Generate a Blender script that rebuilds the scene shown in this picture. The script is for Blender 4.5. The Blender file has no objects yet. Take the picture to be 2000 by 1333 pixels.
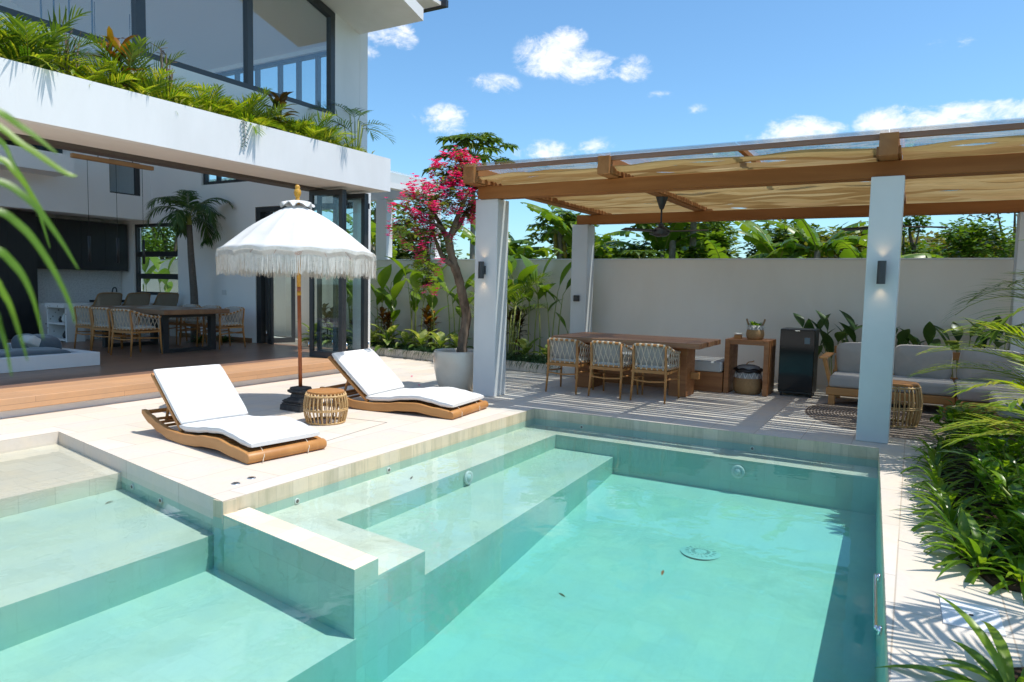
import bpy, math, random
from math import sin, cos, pi, radians, sqrt, atan2
from mathutils import Vector, Matrix, noise as mnoise

S = bpy.context.scene
COL = S.collection
# ---------------------------------------------------------------- camera
cd = bpy.data.cameras.new('camera')
cam = bpy.data.objects.new('camera', cd)
COL.objects.link(cam)
S.camera = cam
cd.sensor_fit = 'HORIZONTAL'; cd.sensor_width = 36.0; cd.lens = 24.52
cd.clip_start = 0.02; cd.clip_end = 2000
PITCH, ROLL, YAW = radians(4.439), radians(1.1857), radians(60.153)
_f = Vector((0, cos(PITCH), -sin(PITCH))); _r = Vector((1, 0, 0)); _u = _r.cross(_f)
_r, _u = cos(ROLL)*_r + sin(ROLL)*_u, -sin(ROLL)*_r + cos(ROLL)*_u
_X = Vector((cos(YAW), sin(YAW), 0)); _Y = Vector((-sin(YAW), cos(YAW), 0)); _Z = Vector((0, 0, 1))
def _w(v): return Vector((v.dot(_X), v.dot(_Y), v.dot(_Z)))
_r, _u, _f = _w(_r), _w(_u), _w(_f)
cam.matrix_world = Matrix(((_r.x, _u.x, -_f.x, 0), (_r.y, _u.y, -_f.y, 0), (_r.z, _u.z, -_f.z, 1.45), (0, 0, 0, 1)))
cd.dof.use_dof = True; cd.dof.focus_distance = 6.8; cd.dof.aperture_fstop = 4.5
# ---------------------------------------------------------------- sun and sky
SUN = Vector((0.12, -0.42, 1.0)).normalized()
ld = bpy.data.lights.new('sun', 'SUN'); ld.energy = 3.35; ld.angle = radians(0.53); ld.color = (1.0, 0.95, 0.88)
sun = bpy.data.objects.new('sun', ld); COL.objects.link(sun)
sun.rotation_euler = (-SUN).to_track_quat('-Z', 'Y').to_euler()
W = bpy.data.worlds.new('World'); S.world = W; W.use_nodes = True
S.view_settings.view_transform = 'Standard'; S.view_settings.look = 'None'
S.view_settings.exposure = 0.51; S.view_settings.gamma = 1.0
try: S.view_settings.use_curve_mapping = False
except Exception: pass
cy = S.cycles
cy.use_denoising = True
cy.max_bounces = 10; cy.diffuse_bounces = 5; cy.glossy_bounces = 4; cy.transmission_bounces = 6
cy.transparent_max_bounces = 24; cy.volume_bounces = 0
cy.caustics_reflective = False; cy.caustics_refractive = False
cy.sample_clamp_indirect = 6.0

class NT:
    """small helper for node trees"""
    def __init__(s, t): s.t = t; s.n = t.nodes; s.l = t.links
    def new(s, ty, **kw):
        n = s.n.new(ty)
        for k, v in kw.items():
            if k.startswith('i_'):
                key = k[2:]
                key = int(key) if key.isdigit() else key.replace('_', ' ')
                n.inputs[key].default_value = v
            else: setattr(n, k, v)
        return n
    def lk(s, a, b):
        s.l.new(a, b)
    def val(s, sock, v):
        if hasattr(v, 'bl_idname') or hasattr(v, 'is_linked'): s.l.new(v, sock)
        else: sock.default_value = v
    def math(s, op, a, b=None, clamp=False):
        n = s.n.new('ShaderNodeMath'); n.operation = op; n.use_clamp = clamp
        s.val(n.inputs[0], a)
        if b is not None: s.val(n.inputs[1], b)
        return n.outputs[0]
    def mix(s, f, a, b, ty='MIX'):
        n = s.n.new('ShaderNodeMix'); n.data_type = 'RGBA'; n.blend_type = ty
        s.val(n.inputs[0], f); s.val(n.inputs[6], a); s.val(n.inputs[7], b)
        return n.outputs[2]
    def ramp(s, f, stops):
        n = s.n.new('ShaderNodeValToRGB'); e = n.color_ramp.elements
        while len(e) < len(stops): e.new(0.5)
        for i, (p, c) in enumerate(stops):
            e[i].position = p; e[i].color = (c[0], c[1], c[2], 1) if not isinstance(c, float) else (c, c, c, 1)
        s.val(n.inputs[0], f)
        return n.outputs[0]
    def noise(s, vec, scale, detail=3, rough=0.55, dist=0.0):
        n = s.n.new('ShaderNodeTexNoise'); n.inputs['Scale'].default_value = scale
        n.inputs['Detail'].default_value = detail; n.inputs['Roughness'].default_value = rough
        n.inputs['Distortion'].default_value = dist
        if vec is not None: s.l.new(vec, n.inputs['Vector'])
        return n.outputs[0]
    def maprange(s, v, a, b, c=0.0, d=1.0, smooth=True):
        n = s.n.new('ShaderNodeMapRange'); n.interpolation_type = 'SMOOTHSTEP' if smooth else 'LINEAR'
        s.val(n.inputs[0], v)
        for i, x in enumerate((a, b, c, d)): n.inputs[i+1].default_value = x
        return n.outputs[0]

w = NT(W.node_tree)
for n in list(w.n): w.n.remove(n)
sky = w.new('ShaderNodeTexSky', sky_type='NISHITA', sun_disc=False)
sky.sun_elevation = math.asin(SUN.z); sky.sun_rotation = atan2(SUN.x, SUN.y)
sky.air_density = 1.0; sky.dust_density = 0.7; sky.ozone_density = 3.0; sky.altitude = 0
tc = w.new('ShaderNodeTexCoord'); D = tc.outputs['Generated']
sp = w.new('ShaderNodeSeparateXYZ'); w.lk(D, sp.inputs[0])
az = w.math('ARCTAN2', sp.outputs[1], sp.outputs[0]); el = w.math('ARCSINE', sp.outputs[2])
# cumulus puffs: (azimuth, elevation, half width, half height, density)
PUFFS = [(.475, .311, .060, .034, 1.0), (.425, .297, .055, .026, 1.0), (.452, .330, .032, .022, .95), (.359, .294, .030, .020, .75),
         (.715, .326, .040, .018, .7), (.681, .330, .026, .026, .75), (.728, .304, .022, .014, .6), (.553, .274, .045, .017, .6),
         (.617, .226, .040, .026, .75), (.640, .229, .034, .016, .55), (.485, .188, .060, .020, .6), (.408, .196, .034, .016, .6),
         (.150, .208, .052, .024, 1.1), (.175, .201, .040, .014, .9), (.113, .205, .034, .014, .8), (.040, .209, .045, .025, 1.0),
         (.000, .206, .050, .022, .95), (-.040, .212, .055, .018, .8), (-.080, .212, .05, .016, .7), (.323, .260, .022, .008, .35),
         (.275, .242, .02, .008, .35), (-.02, .29, .03, .015, .4), (.80, .40, .06, .02, .5), (-1.6, .5, .4, .16, .8), (-2.4, .35, .5, .12, .9), (1.9, .4, .5, .12, .9), (3.0, .5, .4, .15, .9)]
acc = None
for (a0, e0, wa, we, dn) in PUFFS:
    da = w.math('DIVIDE', w.math('SUBTRACT', az, a0), wa); de = w.math('DIVIDE', w.math('SUBTRACT', el, e0), we)
    q = w.math('ADD', w.math('MULTIPLY', da, da), w.math('MULTIPLY', de, de))
    q = w.math('MULTIPLY', w.math('SUBTRACT', 1.0, q, clamp=True), dn)
    acc = q if acc is None else w.math('MAXIMUM', acc, q)
mp = w.new('ShaderNodeMapping'); mp.inputs['Scale'].default_value = (1, 1, 1.7); w.lk(D, mp.inputs[0])
nz = w.noise(mp.outputs[0], 17, 10, 0.68, 0.5); nz2 = w.noise(mp.outputs[0], 62, 7, 0.66, 0.6)
dens = w.math('ADD', w.math('MULTIPLY', acc, 0.85), w.math('ADD', w.math('MULTIPLY', w.math('SUBTRACT', nz, 0.5), 2.3), w.math('MULTIPLY', w.math('SUBTRACT', nz2, 0.5), 0.9)))
cm = w.math('MULTIPLY', w.maprange(dens, 0.10, 1.0), w.maprange(acc, 0.0, 0.34))
shade = w.maprange(nz2, 0.35, 0.7, 0.80, 1.0)
ccol = w.mix(shade, (3.9, 4.3, 5.0, 1), (5.6, 5.7, 5.9, 1))
skyc = w.mix(1.0, sky.outputs[0], (0.64, 0.87, 0.95, 1), 'MULTIPLY')
mixc = w.mix(w.math('MULTIPLY', cm, 0.93), skyc, ccol)
bg = w.new('ShaderNodeBackground'); bg.inputs['Strength'].default_value = 0.15
w.lk(mixc, bg.inputs[0]); wo = w.new('ShaderNodeOutputWorld'); w.lk(bg.outputs[0], wo.inputs[0])

# ---------------------------------------------------------------- mesh builder
class MB:
    def __init__(s): s.v = []; s.f = []; s.mi = []
    def add(s, vs, fs, mi=0):
        o = len(s.v); s.v.extend(tuple(p) for p in vs)
        for f in fs: s.f.append(tuple(i+o for i in f)); s.mi.append(mi)
        return s
    def box(s, x0, x1, y0, y1, z0, z1, mi=0):
        return s.add([(x, y, z) for z in (z0, z1) for y in (y0, y1) for x in (x0, x1)],
                     [(0, 2, 3, 1), (4, 5, 7, 6), (0, 1, 5, 4), (2, 6, 7, 3), (0, 4, 6, 2), (1, 3, 7, 5)], mi)
    def obox(s, c, size, M=None, mi=0):
        c = Vector(c); M = M or Matrix.Identity(3); vs = []
        for z in (-.5, .5):
            for y in (-.5, .5):
                for x in (-.5, .5): vs.append(c + M @ Vector((x*size[0], y*size[1], z*size[2])))
        return s.add(vs, [(0, 2, 3, 1), (4, 5, 7, 6), (0, 1, 5, 4), (2, 6, 7, 3), (0, 4, 6, 2), (1, 3, 7, 5)], mi)
    def prism(s, poly, z0, z1, mi=0):
        n = len(poly); vs = [(p[0], p[1], z0) for p in poly] + [(p[0], p[1], z1) for p in poly]
        fs = [tuple(reversed(range(n))), tuple(range(n, 2*n))] + [(i, (i+1) % n, n+(i+1) % n, n+i) for i in range(n)]
        return s.add(vs, fs, mi)
    def tube(s, pts, r, n=8, caps=True, mi=0, flat=1.0):
        pts = [Vector(p) for p in pts]; m = len(pts)
        if not hasattr(r, '__len__'): r = [r]*m
        rings = []; ref = None
        for i, p in enumerate(pts):
            t = (pts[min(i+1, m-1)] - pts[max(i-1, 0)])
            if t.length < 1e-9: t = Vector((0, 0, 1))
            t.normalize()
            if ref is None:
                ref = Vector((0, 0, 1)) if abs(t.z) < .9 else Vector((1, 0, 0))
            a = t.cross(ref)
            if a.length < 1e-6: a = t.cross(Vector((0, 1, 0)))
            a.normalize(); b = a.cross(t).normalized(); ref = b
            rings.append([p + (a*cos(2*pi*k/n) + b*sin(2*pi*k/n)*flat)*r[i] for k in range(n)])
        vs = [q for rr in rings for q in rr]; fs = []
        for i in range(m-1):
            for k in range(n): fs.append((i*n+k, i*n+(k+1) % n, (i+1)*n+(k+1) % n, (i+1)*n+k))
        if caps: fs += [tuple(reversed(range(n))), tuple(range((m-1)*n, m*n))]
        return s.add(vs, fs, mi)
    def lathe(s, prof, n=24, c=(0, 0, 0), mi=0, closed=False):
        vs = []; m = len(prof)
        for (r, z) in prof:
            for k in range(n): vs.append((c[0]+r*cos(2*pi*k/n), c[1]+r*sin(2*pi*k/n), c[2]+z))
        fs = []
        for i in range(m-1 if not closed else m):
            j = (i+1) % m
            for k in range(n): fs.append((i*n+k, i*n+(k+1) % n, j*n+(k+1) % n, j*n+k))
        return s.add(vs, fs, mi)
    def grid(s, fn, nu, nv, mi=0):
        vs = [fn(i/nu, j/nv) for j in range(nv+1) for i in range(nu+1)]
        fs = [(j*(nu+1)+i, j*(nu+1)+i+1, (j+1)*(nu+1)+i+1, (j+1)*(nu+1)+i) for j in range(nv) for i in range(nu)]
        return s.add(vs, fs, mi)
    def ribbon(s, pts, ws, side, mi=0, fold=0.0):
        """blade along pts, half widths ws, side vectors; fold lifts the edges"""
        vs = []; m = len(pts)
        for i, p in enumerate(pts):
            sd = side[i] if isinstance(side, list) else side
            t = pts[min(i+1, m-1)] - pts[max(i-1, 0)]
            nrm = sd.cross(t)
            if nrm.length > 1e-9: nrm.normalize()
            if fold: vs += [p - sd*ws[i] + nrm*fold*ws[i], p, p + sd*ws[i] + nrm*fold*ws[i]]
            else: vs += [p - sd*ws[i], p + sd*ws[i]]
        k = 3 if fold else 2; fs = []
        for i in range(m-1):
            for j in range(k-1): fs.append((i*k+j, i*k+j+1, (i+1)*k+j+1, (i+1)*k+j))
        return s.add(vs, fs, mi)
    def leaf(s, base, d, L, wd, droop=0.5, n=5, fold=0.25, shape=0.45, mi=0, roll=0.0):
        """one leaf: base point, start direction, length, full width, droop in radians"""
        base = Vector(base); d = Vector(d).normalized(); up = Vector((0, 0, 1))
        sd = d.cross(up)
        if sd.length < 1e-3: sd = Vector((1, 0, 0))
        sd.normalize()
        if roll: sd = Matrix.Rotation(roll, 3, d) @ sd
        pts = [base.copy()]; dd = d.copy(); q = Matrix.Rotation(-droop/n, 3, sd); sides = [sd]
        for i in range(n):
            pts.append(pts[-1] + dd*(L/n)); dd = q @ dd
        ws = []
        for i in range(n+1):
            t = i/n
            x = (t/shape)*0.5 if t < shape else 0.5 + 0.5*(t-shape)/(1-shape)
            ws.append(max(wd*0.5*sin(pi*min(max(x, 0.03), 0.985)), 0.0015))
        return s.ribbon(pts, ws, sd, mi, fold)
    def build(s, name, mats, parent=None, smooth=True, bev=0.0, seg=2, auto=None):
        me = bpy.data.meshes.new(name); me.from_pydata(s.v, [], s.f)
        mats = mats if isinstance(mats, (list, tuple)) else [mats]
        for m in mats: me.materials.append(m)
        if len(mats) > 1: me.polygons.foreach_set('material_index', s.mi)
        if smooth: me.polygons.foreach_set('use_smooth', [True]*len(me.polygons))
        me.update()
        o = bpy.data.objects.new(name, me); COL.objects.link(o)
        if parent is not None: o.parent = parent
        if bev:
            b = o.modifiers.new('bevel', 'BEVEL'); b.width = bev; b.segments = seg; b.limit_method = 'ANGLE'; b.angle_limit = radians(40)
            b.harden_normals = False
        if smooth and auto is not None:
            try: me.set_sharp_from_angle(angle=radians(auto))
            except Exception: pass
        return o

def tag(o, label=None, cat=None, group=None, kind=None):
    if label: o['label'] = label
    if cat: o['category'] = cat
    if group: o['group'] = group
    if kind: o['kind'] = kind
    return o
def thing(name, label, cat, loc=(0, 0, 0), rz=0.0, group=None):
    o = bpy.data.objects.new(name, None); COL.objects.link(o); o.empty_display_size = 0.1
    o.location = loc; o.rotation_euler = (0, 0, rz)
    return tag(o, label, cat, group)
def dup(o, loc=None, rz=None, label=None, group=None, scale=None, parent=None):
    c = o.copy(); COL.objects.link(c)
    if parent is not None: c.parent = parent
    for ch in list(o.children): dup(ch, parent=c)
    if loc is not None: c.location = loc
    if rz is not None: c.rotation_euler = (0, 0, rz)
    if scale is not None: c.scale = (scale, scale, scale) if not hasattr(scale, '__len__') else scale
    if label: c['label'] = label
    if group: c['group'] = group
    return c
def struct(o): o['kind'] = 'structure'; return o
def rot(ax, a): return Matrix.Rotation(a, 3, ax)
def lerp(a, b, t): return a + (b-a)*t
def smooth_path(pts, k=6):
    """Catmull-Rom through pts"""
    P = [Vector(p) for p in pts]; out = []
    for i in range(len(P)-1):
        p0 = P[max(i-1, 0)]; p1 = P[i]; p2 = P[i+1]; p3 = P[min(i+2, len(P)-1)]
        for j in range(k):
            t = j/k
            out.append(0.5*((2*p1) + (p2-p0)*t + (2*p0-5*p1+4*p2-p3)*t*t + (3*p1-p0-3*p2+p3)*t**3))
    out.append(P[-1]); return out
ORD = ['leftmost', 'second', 'third', 'fourth', 'fifth', 'sixth', 'seventh', 'eighth', 'ninth', 'tenth', 'eleventh', 'twelfth',
       'thirteenth', 'fourteenth', 'fifteenth', 'sixteenth', 'seventeenth', 'eighteenth', 'nineteenth', 'twentieth']
def nth(i): return ORD[i] if i == 0 else ORD[i] + ' from left'
# ---------------------------------------------------------------- materials
MATS = {}
def newmat(name):
    m = bpy.data.materials.new(name); m.use_nodes = True
    t = NT(m.node_tree)
    for n in list(t.n): t.n.remove(n)
    out = t.new('ShaderNodeOutputMaterial'); MATS[name] = m
    return m, t, out
def objco(t): return t.new('ShaderNodeTexCoord').outputs['Object']
def worldco(t): return t.new('ShaderNodeNewGeometry').outputs['Position']
def bump(t, h, strength=0.2, dist=0.01):
    b = t.new('ShaderNodeBump'); b.inputs['Strength'].default_value = strength; b.inputs['Distance'].default_value = dist
    t.lk(h, b.inputs['Height']); return b.outputs[0]
def pbr(name, c1, c2=None, scale=4.0, stretch=(1, 1, 1), rough=0.6, metal=0.0, spec=0.5, bmp=0.0, bscale=60.0, sheen=0.0, coat=0.0, contrast=(0.3, 0.7), detail=4, c3=None, transl=0.0, bstretch=None, world=False):
    m, t, out = newmat(name)
    co = worldco(t) if world else objco(t)
    mp = t.new('ShaderNodeMapping'); mp.inputs['Scale'].default_value = stretch; t.lk(co, mp.inputs[0])
    p = t.new('ShaderNodeBsdfPrincipled')
    if c2 is not None:
        f = t.maprange(t.noise(mp.outputs[0], scale, detail, 0.6, 0.4), contrast[0], contrast[1])
        col = t.mix(f, (*c1, 1), (*c2, 1))
        if c3 is not None:
            f2 = t.maprange(t.noise(mp.outputs[0], scale*0.23, 3, 0.5), 0.42, 0.68)
            col = t.mix(t.math('MULTIPLY', f2, 0.7), col, (*c3, 1))
        t.lk(col, p.inputs['Base Color'])
        rr = t.maprange(f, 0, 1, rough*0.9, min(1, rough*1.12), False); t.lk(rr, p.inputs['Roughness'])
    else:
        p.inputs['Base Color'].default_value = (*c1, 1); p.inputs['Roughness'].default_value = rough; col = None
    p.inputs['Metallic'].default_value = metal; p.inputs['Specular IOR Level'].default_value = spec
    p.inputs['Sheen Weight'].default_value = sheen; p.inputs['Coat Weight'].default_value = coat
    if bmp:
        mb = t.new('ShaderNodeMapping'); mb.inputs['Scale'].default_value = bstretch or stretch; t.lk(co, mb.inputs[0])
        t.lk(bump(t, t.noise(mb.outputs[0], bscale, 4, 0.6), bmp, 0.01), p.inputs['Normal'])
    sh = p.outputs[0]
    if transl:
        tr = t.new('ShaderNodeBsdfTranslucent')
        if col is not None: t.lk(col, tr.inputs[0])
        else: tr.inputs[0].default_value = (*c1, 1)
        mx = t.new('ShaderNodeMixShader'); mx.inputs[0].default_value = transl
        t.lk(sh, mx.inputs[1]); t.lk(tr.outputs[0], mx.inputs[2]); sh = mx.outputs[0]
    t.lk(sh, out.inputs[0]); return m

def leafmat(name, cols, transl=0.35, rough=0.38, spec=0.5, stripe=None, tcol=1.35):
    """foliage: colour differs leaf to leaf (random per island), mottled, light passes through"""
    m, t, out = newmat(name)
    g = t.new('ShaderNodeNewGeometry'); rnd = g.outputs['Random Per Island']
    oi = t.new('ShaderNodeObjectInfo')
    nz = t.noise(objco(t), 3.0, 2, 0.5)
    f = t.math('ADD', t.math('MULTIPLY', rnd, 0.75), t.math('ADD', t.math('MULTIPLY', oi.outputs['Random'], 0.12), t.math('MULTIPLY', nz, 0.25)))
    stops = [(i/(len(cols)-1)*0.9+0.05, c) for i, c in enumerate(cols)]
    col = t.ramp(f, stops)
    n2 = t.noise(objco(t), 45, 2, 0.5)
    col = t.mix(t.maprange(n2, 0.35, 0.75, 0.0, 0.35), col, t.mix(1.0, col, (0.55, 0.62, 0.45, 1), 'MULTIPLY'))
    if stripe:
        n3 = t.noise(objco(t), stripe[1], 2, 0.5, 0.6)
        col = t.mix(t.maprange(n3, 0.50, 0.60, 0.0, 0.9), col, (*stripe[0], 1))
    p = t.new('ShaderNodeBsdfPrincipled'); t.lk(col, p.inputs['Base Color']); p.inputs['Roughness'].default_value = rough
    p.inputs['Specular IOR Level'].default_value = spec
    tr = t.new('ShaderNodeBsdfTranslucent'); t.lk(t.mix(1.0, col, (tcol*1.05, tcol, 0.5, 1), 'MULTIPLY'), tr.inputs[0])
    mx = t.new('ShaderNodeMixShader'); mx.inputs[0].default_value = transl
    t.lk(p.outputs[0], mx.inputs[1]); t.lk(tr.outputs[0], mx.inputs[2]); t.lk(mx.outputs[0], out.inputs[0])
    return m

def surfco(t):
    """coordinates that run along a surface: (x,y) on flat tops, (x or y, z) on uprights"""
    g = t.new('ShaderNodeNewGeometry'); p = t.new('ShaderNodeSeparateXYZ'); t.lk(g.outputs['Position'], p.inputs[0])
    n = t.new('ShaderNodeSeparateXYZ'); t.lk(g.outputs['True Normal'], n.inputs[0])
    up = t.math('GREATER_THAN', t.math('ABSOLUTE', n.outputs[2]), 0.7)
    fy = t.math('GREATER_THAN', t.math('ABSOLUTE', n.outputs[1]), 0.6)
    def sel(c, a, b): return t.math('ADD', t.math('MULTIPLY', c, a), t.math('MULTIPLY', t.math('SUBTRACT', 1.0, c), b))
    u = sel(up, p.outputs[0], sel(fy, p.outputs[0], p.outputs[1]))
    v = sel(up, p.outputs[1], p.outputs[2])
    c = t.new('ShaderNodeCombineXYZ'); t.lk(u, c.inputs[0]); t.lk(v, c.inputs[1])
    return c.outputs[0], g.outputs['Position'], up

def tilemat(name, c1, c2, mortar, bw, bh, ms=0.004, stain=None, rough=0.55, vary=0.5, offset=0.5, bmp=0.15, side_shade=None, vstain=None):
    m, t, out = newmat(name)
    uv, pos, up = surfco(t)
    br = t.new('ShaderNodeTexBrick'); t.lk(uv, br.inputs['Vector'])
    br.inputs['Color1'].default_value = (*c1, 1); br.inputs['Color2'].default_value = (*c2, 1); br.inputs['Mortar'].default_value = (*mortar, 1)
    br.inputs['Scale'].default_value = 1.0; br.inputs['Brick Width'].default_value = bw; br.inputs['Row Height'].default_value = bh
    br.inputs['Mortar Size'].default_value = ms; br.inputs['Mortar Smooth'].default_value = 0.4; br.offset = offset; br.offset_frequency = 2
    br.inputs['Bias'].default_value = 0.0
    col = br.outputs['Color']
    n1 = t.noise(pos, 2.6, 5, 0.62, 0.5); n2 = t.noise(pos, 24, 4, 0.6)
    col = t.mix(t.maprange(n1, 0.3, 0.72, 0.0, vary), col, t.mix(1.0, col, (1.12, 1.06, 0.96, 1), 'MULTIPLY'))
    col = t.mix(t.maprange(n2, 0.4, 0.8, 0.0, 0.35), col, t.mix(1.0, col, (0.86, 0.85, 0.80, 1), 'MULTIPLY'))
    if stain is not None:
        n3 = t.noise(pos, 1.1, 6, 0.7, 0.8)
        col = t.mix(t.maprange(n3, 0.54, 0.72, 0.0, 0.55), col, (*stain, 1))
    if vstain is not None:
        mp = t.new('ShaderNodeMapping'); mp.inputs['Scale'].default_value = (14, 14, 1.4); t.lk(pos, mp.inputs[0])
        n4 = t.noise(mp.outputs[0], 1.3, 5, 0.65)
        col = t.mix(t.math('MULTIPLY', t.maprange(n4, 0.46, 0.70, 0.0, 0.62), t.math('SUBTRACT', 1.0, up)), col, (*vstain, 1))
    if side_shade is not None: col = t.mix(t.math('SUBTRACT', 1.0, up), col, t.mix(1.0, col, (*side_shade, 1), 'MULTIPLY'))  # upright faces multiplied darker and teal: underwater shade put into the colour
    p = t.new('ShaderNodeBsdfPrincipled'); t.lk(col, p.inputs['Base Color']); p.inputs['Roughness'].default_value = rough
    h = t.math('ADD', t.math('MULTIPLY', br.outputs['Fac'], -1.0), t.math('MULTIPLY', n2, 0.25))
    t.lk(bump(t, h, bmp, 0.004), p.inputs['Normal'])
    t.lk(p.outputs[0], out.inputs[0]); return m

def glassmat(name, tint=(0.93, 0.97, 0.96), ior=1.5, rough=0.0, boost=1.0, base=0.0):
    m, t, out = newmat(name)
    fr = t.new('ShaderNodeFresnel'); t.lk(t.maprange(t.new('ShaderNodeNewGeometry').outputs['Backfacing'], 0, 1, ior, 1/ior, False), fr.inputs[0])
    f = t.math('ADD', t.math('MULTIPLY', fr.outputs[0], boost), base, clamp=True)
    tr = t.new('ShaderNodeBsdfTransparent'); tr.inputs[0].default_value = (*tint, 1)
    gl = t.new('ShaderNodeBsdfGlossy'); gl.inputs['Roughness'].default_value = rough; gl.inputs[0].default_value = (1, 1, 1, 1)
    mx = t.new('ShaderNodeMixShader'); t.lk(f, mx.inputs[0]); t.lk(tr.outputs[0], mx.inputs[1]); t.lk(gl.outputs[0], mx.inputs[2])
    t.lk(mx.outputs[0], out.inputs[0]); return m

PLASTER = pbr('white_plaster', (.77, .765, .76), (.70, .695, .685), 1.2, stretch=(1, 1, .35), rough=.85, bmp=.12, bscale=35, spec=.2, c3=(.73, .728, .72))
PILLARM = pbr('pillar_plaster', (.645, .65, .645), (.60, .605, .60), 1.4, rough=.8, bmp=.05, bscale=35, spec=.25)
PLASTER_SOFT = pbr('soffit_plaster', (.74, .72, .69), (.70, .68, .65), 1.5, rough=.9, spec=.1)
WALLPAINT = pbr('garden_wall_paint', (.82, .755, .67), (.76, .69, .60), 0.8, rough=.9, bmp=.08, bscale=30, spec=.15, c3=(.66, .58, .48), stretch=(1, 1, .5))
INT = pbr('interior_paint', (.87, .865, .86), (.85, .845, .84), 0.8, rough=.85, spec=.2)
DECK = tilemat('limestone_paving', (.69, .635, .575), (.62, .56, .495), (.47, .40, .33), .9, .45, .0045, rough=.62, vary=1.0, stain=(.62, .55, .46))
TERR = tilemat('terrace_paving', (.60, .555, .50), (.55, .50, .445), (.47, .43, .38), .9, .45, .003, rough=.6, vary=.8)
POOLT = tilemat('pool_stone', (.59, .575, .495), (.555, .54, .46), (.525, .51, .435), .21, .21, .0024, rough=.5, vary=1.0, stain=(.45, .44, .34), side_shade=(.60, .84, .86))
POOLW = tilemat('pool_wall_stone', (.68, .60, .47), (.54, .47, .345), (.46, .40, .30), .155, .40, .0025, rough=.5, vary=1.0, stain=(.47, .39, .25), vstain=(.40, .36, .24), offset=0.0)
BENCHT = tilemat('pool_bench_stone', (.71, .68, .59), (.63, .595, .495), (.57, .54, .455), .21, .21, .0024, rough=.5, vary=1.0, stain=(.50, .45, .33), side_shade=(.58, .80, .83))
POOLG = tilemat('pool_underwater_wall', (.36, .52, .46), (.29, .44, .39), (.25, .37, .33), .155, .40, .002, rough=.5, vary=1.0, stain=(.33, .45, .36), offset=0.0)  # greener, darker stone: teal shade of submerged walls painted into the colour
WEIR = tilemat('weir_stone', (.80, .70, .58), (.72, .61, .49), (.62, .52, .42), .30, .22, .002, rough=.45, vary=.9, stain=(.76, .64, .50), side_shade=(.50, .82, .86))
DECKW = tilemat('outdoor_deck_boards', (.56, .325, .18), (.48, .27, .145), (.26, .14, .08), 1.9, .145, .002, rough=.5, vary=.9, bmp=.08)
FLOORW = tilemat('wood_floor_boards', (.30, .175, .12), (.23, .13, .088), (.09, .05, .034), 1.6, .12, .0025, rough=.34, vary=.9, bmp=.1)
TEAK = pbr('teak', (.50, .235, .070), (.40, .17, .045), 7, (1, .12, 1), .5, bmp=.06, bscale=40, bstretch=(1, .1, 1))
TEAKX = pbr('teak_along_x', (.50, .245, .078), (.39, .175, .05), 7, (.12, 1, 1), .5, bmp=.06, bscale=40)
BEAMW = pbr('beam_wood', (.36, .135, .034), (.25, .088, .022), 5, (1, .09, 1), .7, spec=.25, bmp=.08, bscale=30, c3=(.17, .065, .024))
BEAMX = pbr('rafter_wood', (.38, .165, .055), (.28, .115, .038), 5, (.09, 1, 1), .7, spec=.25, bmp=.08, bscale=30, c3=(.26, .17, .11))
TABLEW = pbr('table_planks', (.34, .150, .065), (.23, .095, .04), 9, (6, .25, 6), .42, bmp=.05, bscale=20, c3=(.44, .25, .13))
CABW = pbr('cabinet_wood', (.38, .155, .050), (.28, .105, .033), 6, (1, .15, 2.5), .5, bmp=.05, bscale=30)
SLAB = pbr('slab_wood', (.30, .165, .085), (.22, .115, .06), 8, (1, .2, 1), .4, bmp=.05, bscale=20)
RATTAN = pbr('rattan', (.58, .38, .17), (.46, .28, .11), 30, rough=.5, bmp=.08, bscale=120)
RATTAN_D = pbr('dark_rattan', (.36, .21, .095), (.26, .145, .06), 40, rough=.55, bmp=.3, bscale=160)
ROPE = pbr('rope', (.66, .565, .44), (.56, .47, .36), 90, rough=.9, spec=.1)
CANVAS = pbr('white_canvas', (.79, .785, .775), (.75, .745, .73), 3, rough=.95, bmp=.35, bscale=7, spec=.1, sheen=.2)
CUSHG = pbr('grey_cushion_fabric', (.44, .405, .37), (.39, .36, .33), 4, rough=.95, bmp=.1, bscale=14, spec=.1, sheen=.3)
CUSHL = pbr('light_cushion_fabric', (.62, .61, .585), (.57, .56, .535), 4, rough=.95, bmp=.1, bscale=16, spec=.1, sheen=.2)
CUSHD = pbr('slate_cushion_fabric', (.10, .125, .145), (.08, .10, .12), 5, rough=.95, spec=.1, sheen=.3)
CLOTH = pbr('parasol_cloth', (.80, .795, .78), (.74, .735, .715), 5, rough=.95, bmp=.18, bscale=9, spec=.1, transl=.18)
FRINGE = pbr('fringe_yarn', (.76, .73, .68), (.66, .63, .57), 30, rough=.95, spec=.05, transl=.12)
BLIND, _t, _o = newmat('woven_blind')
_g = _t.new('ShaderNodeNewGeometry'); _mp = _t.new('ShaderNodeMapping'); _mp.inputs['Scale'].default_value = (26, 1.4, 26); _t.lk(objco(_t), _mp.inputs[0])
_f = _t.math('ADD', _t.math('MULTIPLY', _g.outputs['Random Per Island'], .65), _t.math('MULTIPLY', _t.noise(_mp.outputs[0], 1.5, 4, .6), .5))
_c = _t.ramp(_f, [(.12, (.27, .145, .048)), (.5, (.45, .28, .11)), (.95, (.66, .48, .24))])
_p = _t.new('ShaderNodeBsdfPrincipled'); _t.lk(_c, _p.inputs['Base Color']); _p.inputs['Roughness'].default_value = .9
_tr = _t.new('ShaderNodeBsdfTranslucent'); _t.lk(_c, _tr.inputs[0]); _mx = _t.new('ShaderNodeMixShader'); _mx.inputs[0].default_value = .32
_t.lk(_p.outputs[0], _mx.inputs[1]); _t.lk(_tr.outputs[0], _mx.inputs[2]); _t.lk(_mx.outputs[0], _o.inputs[0])
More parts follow.
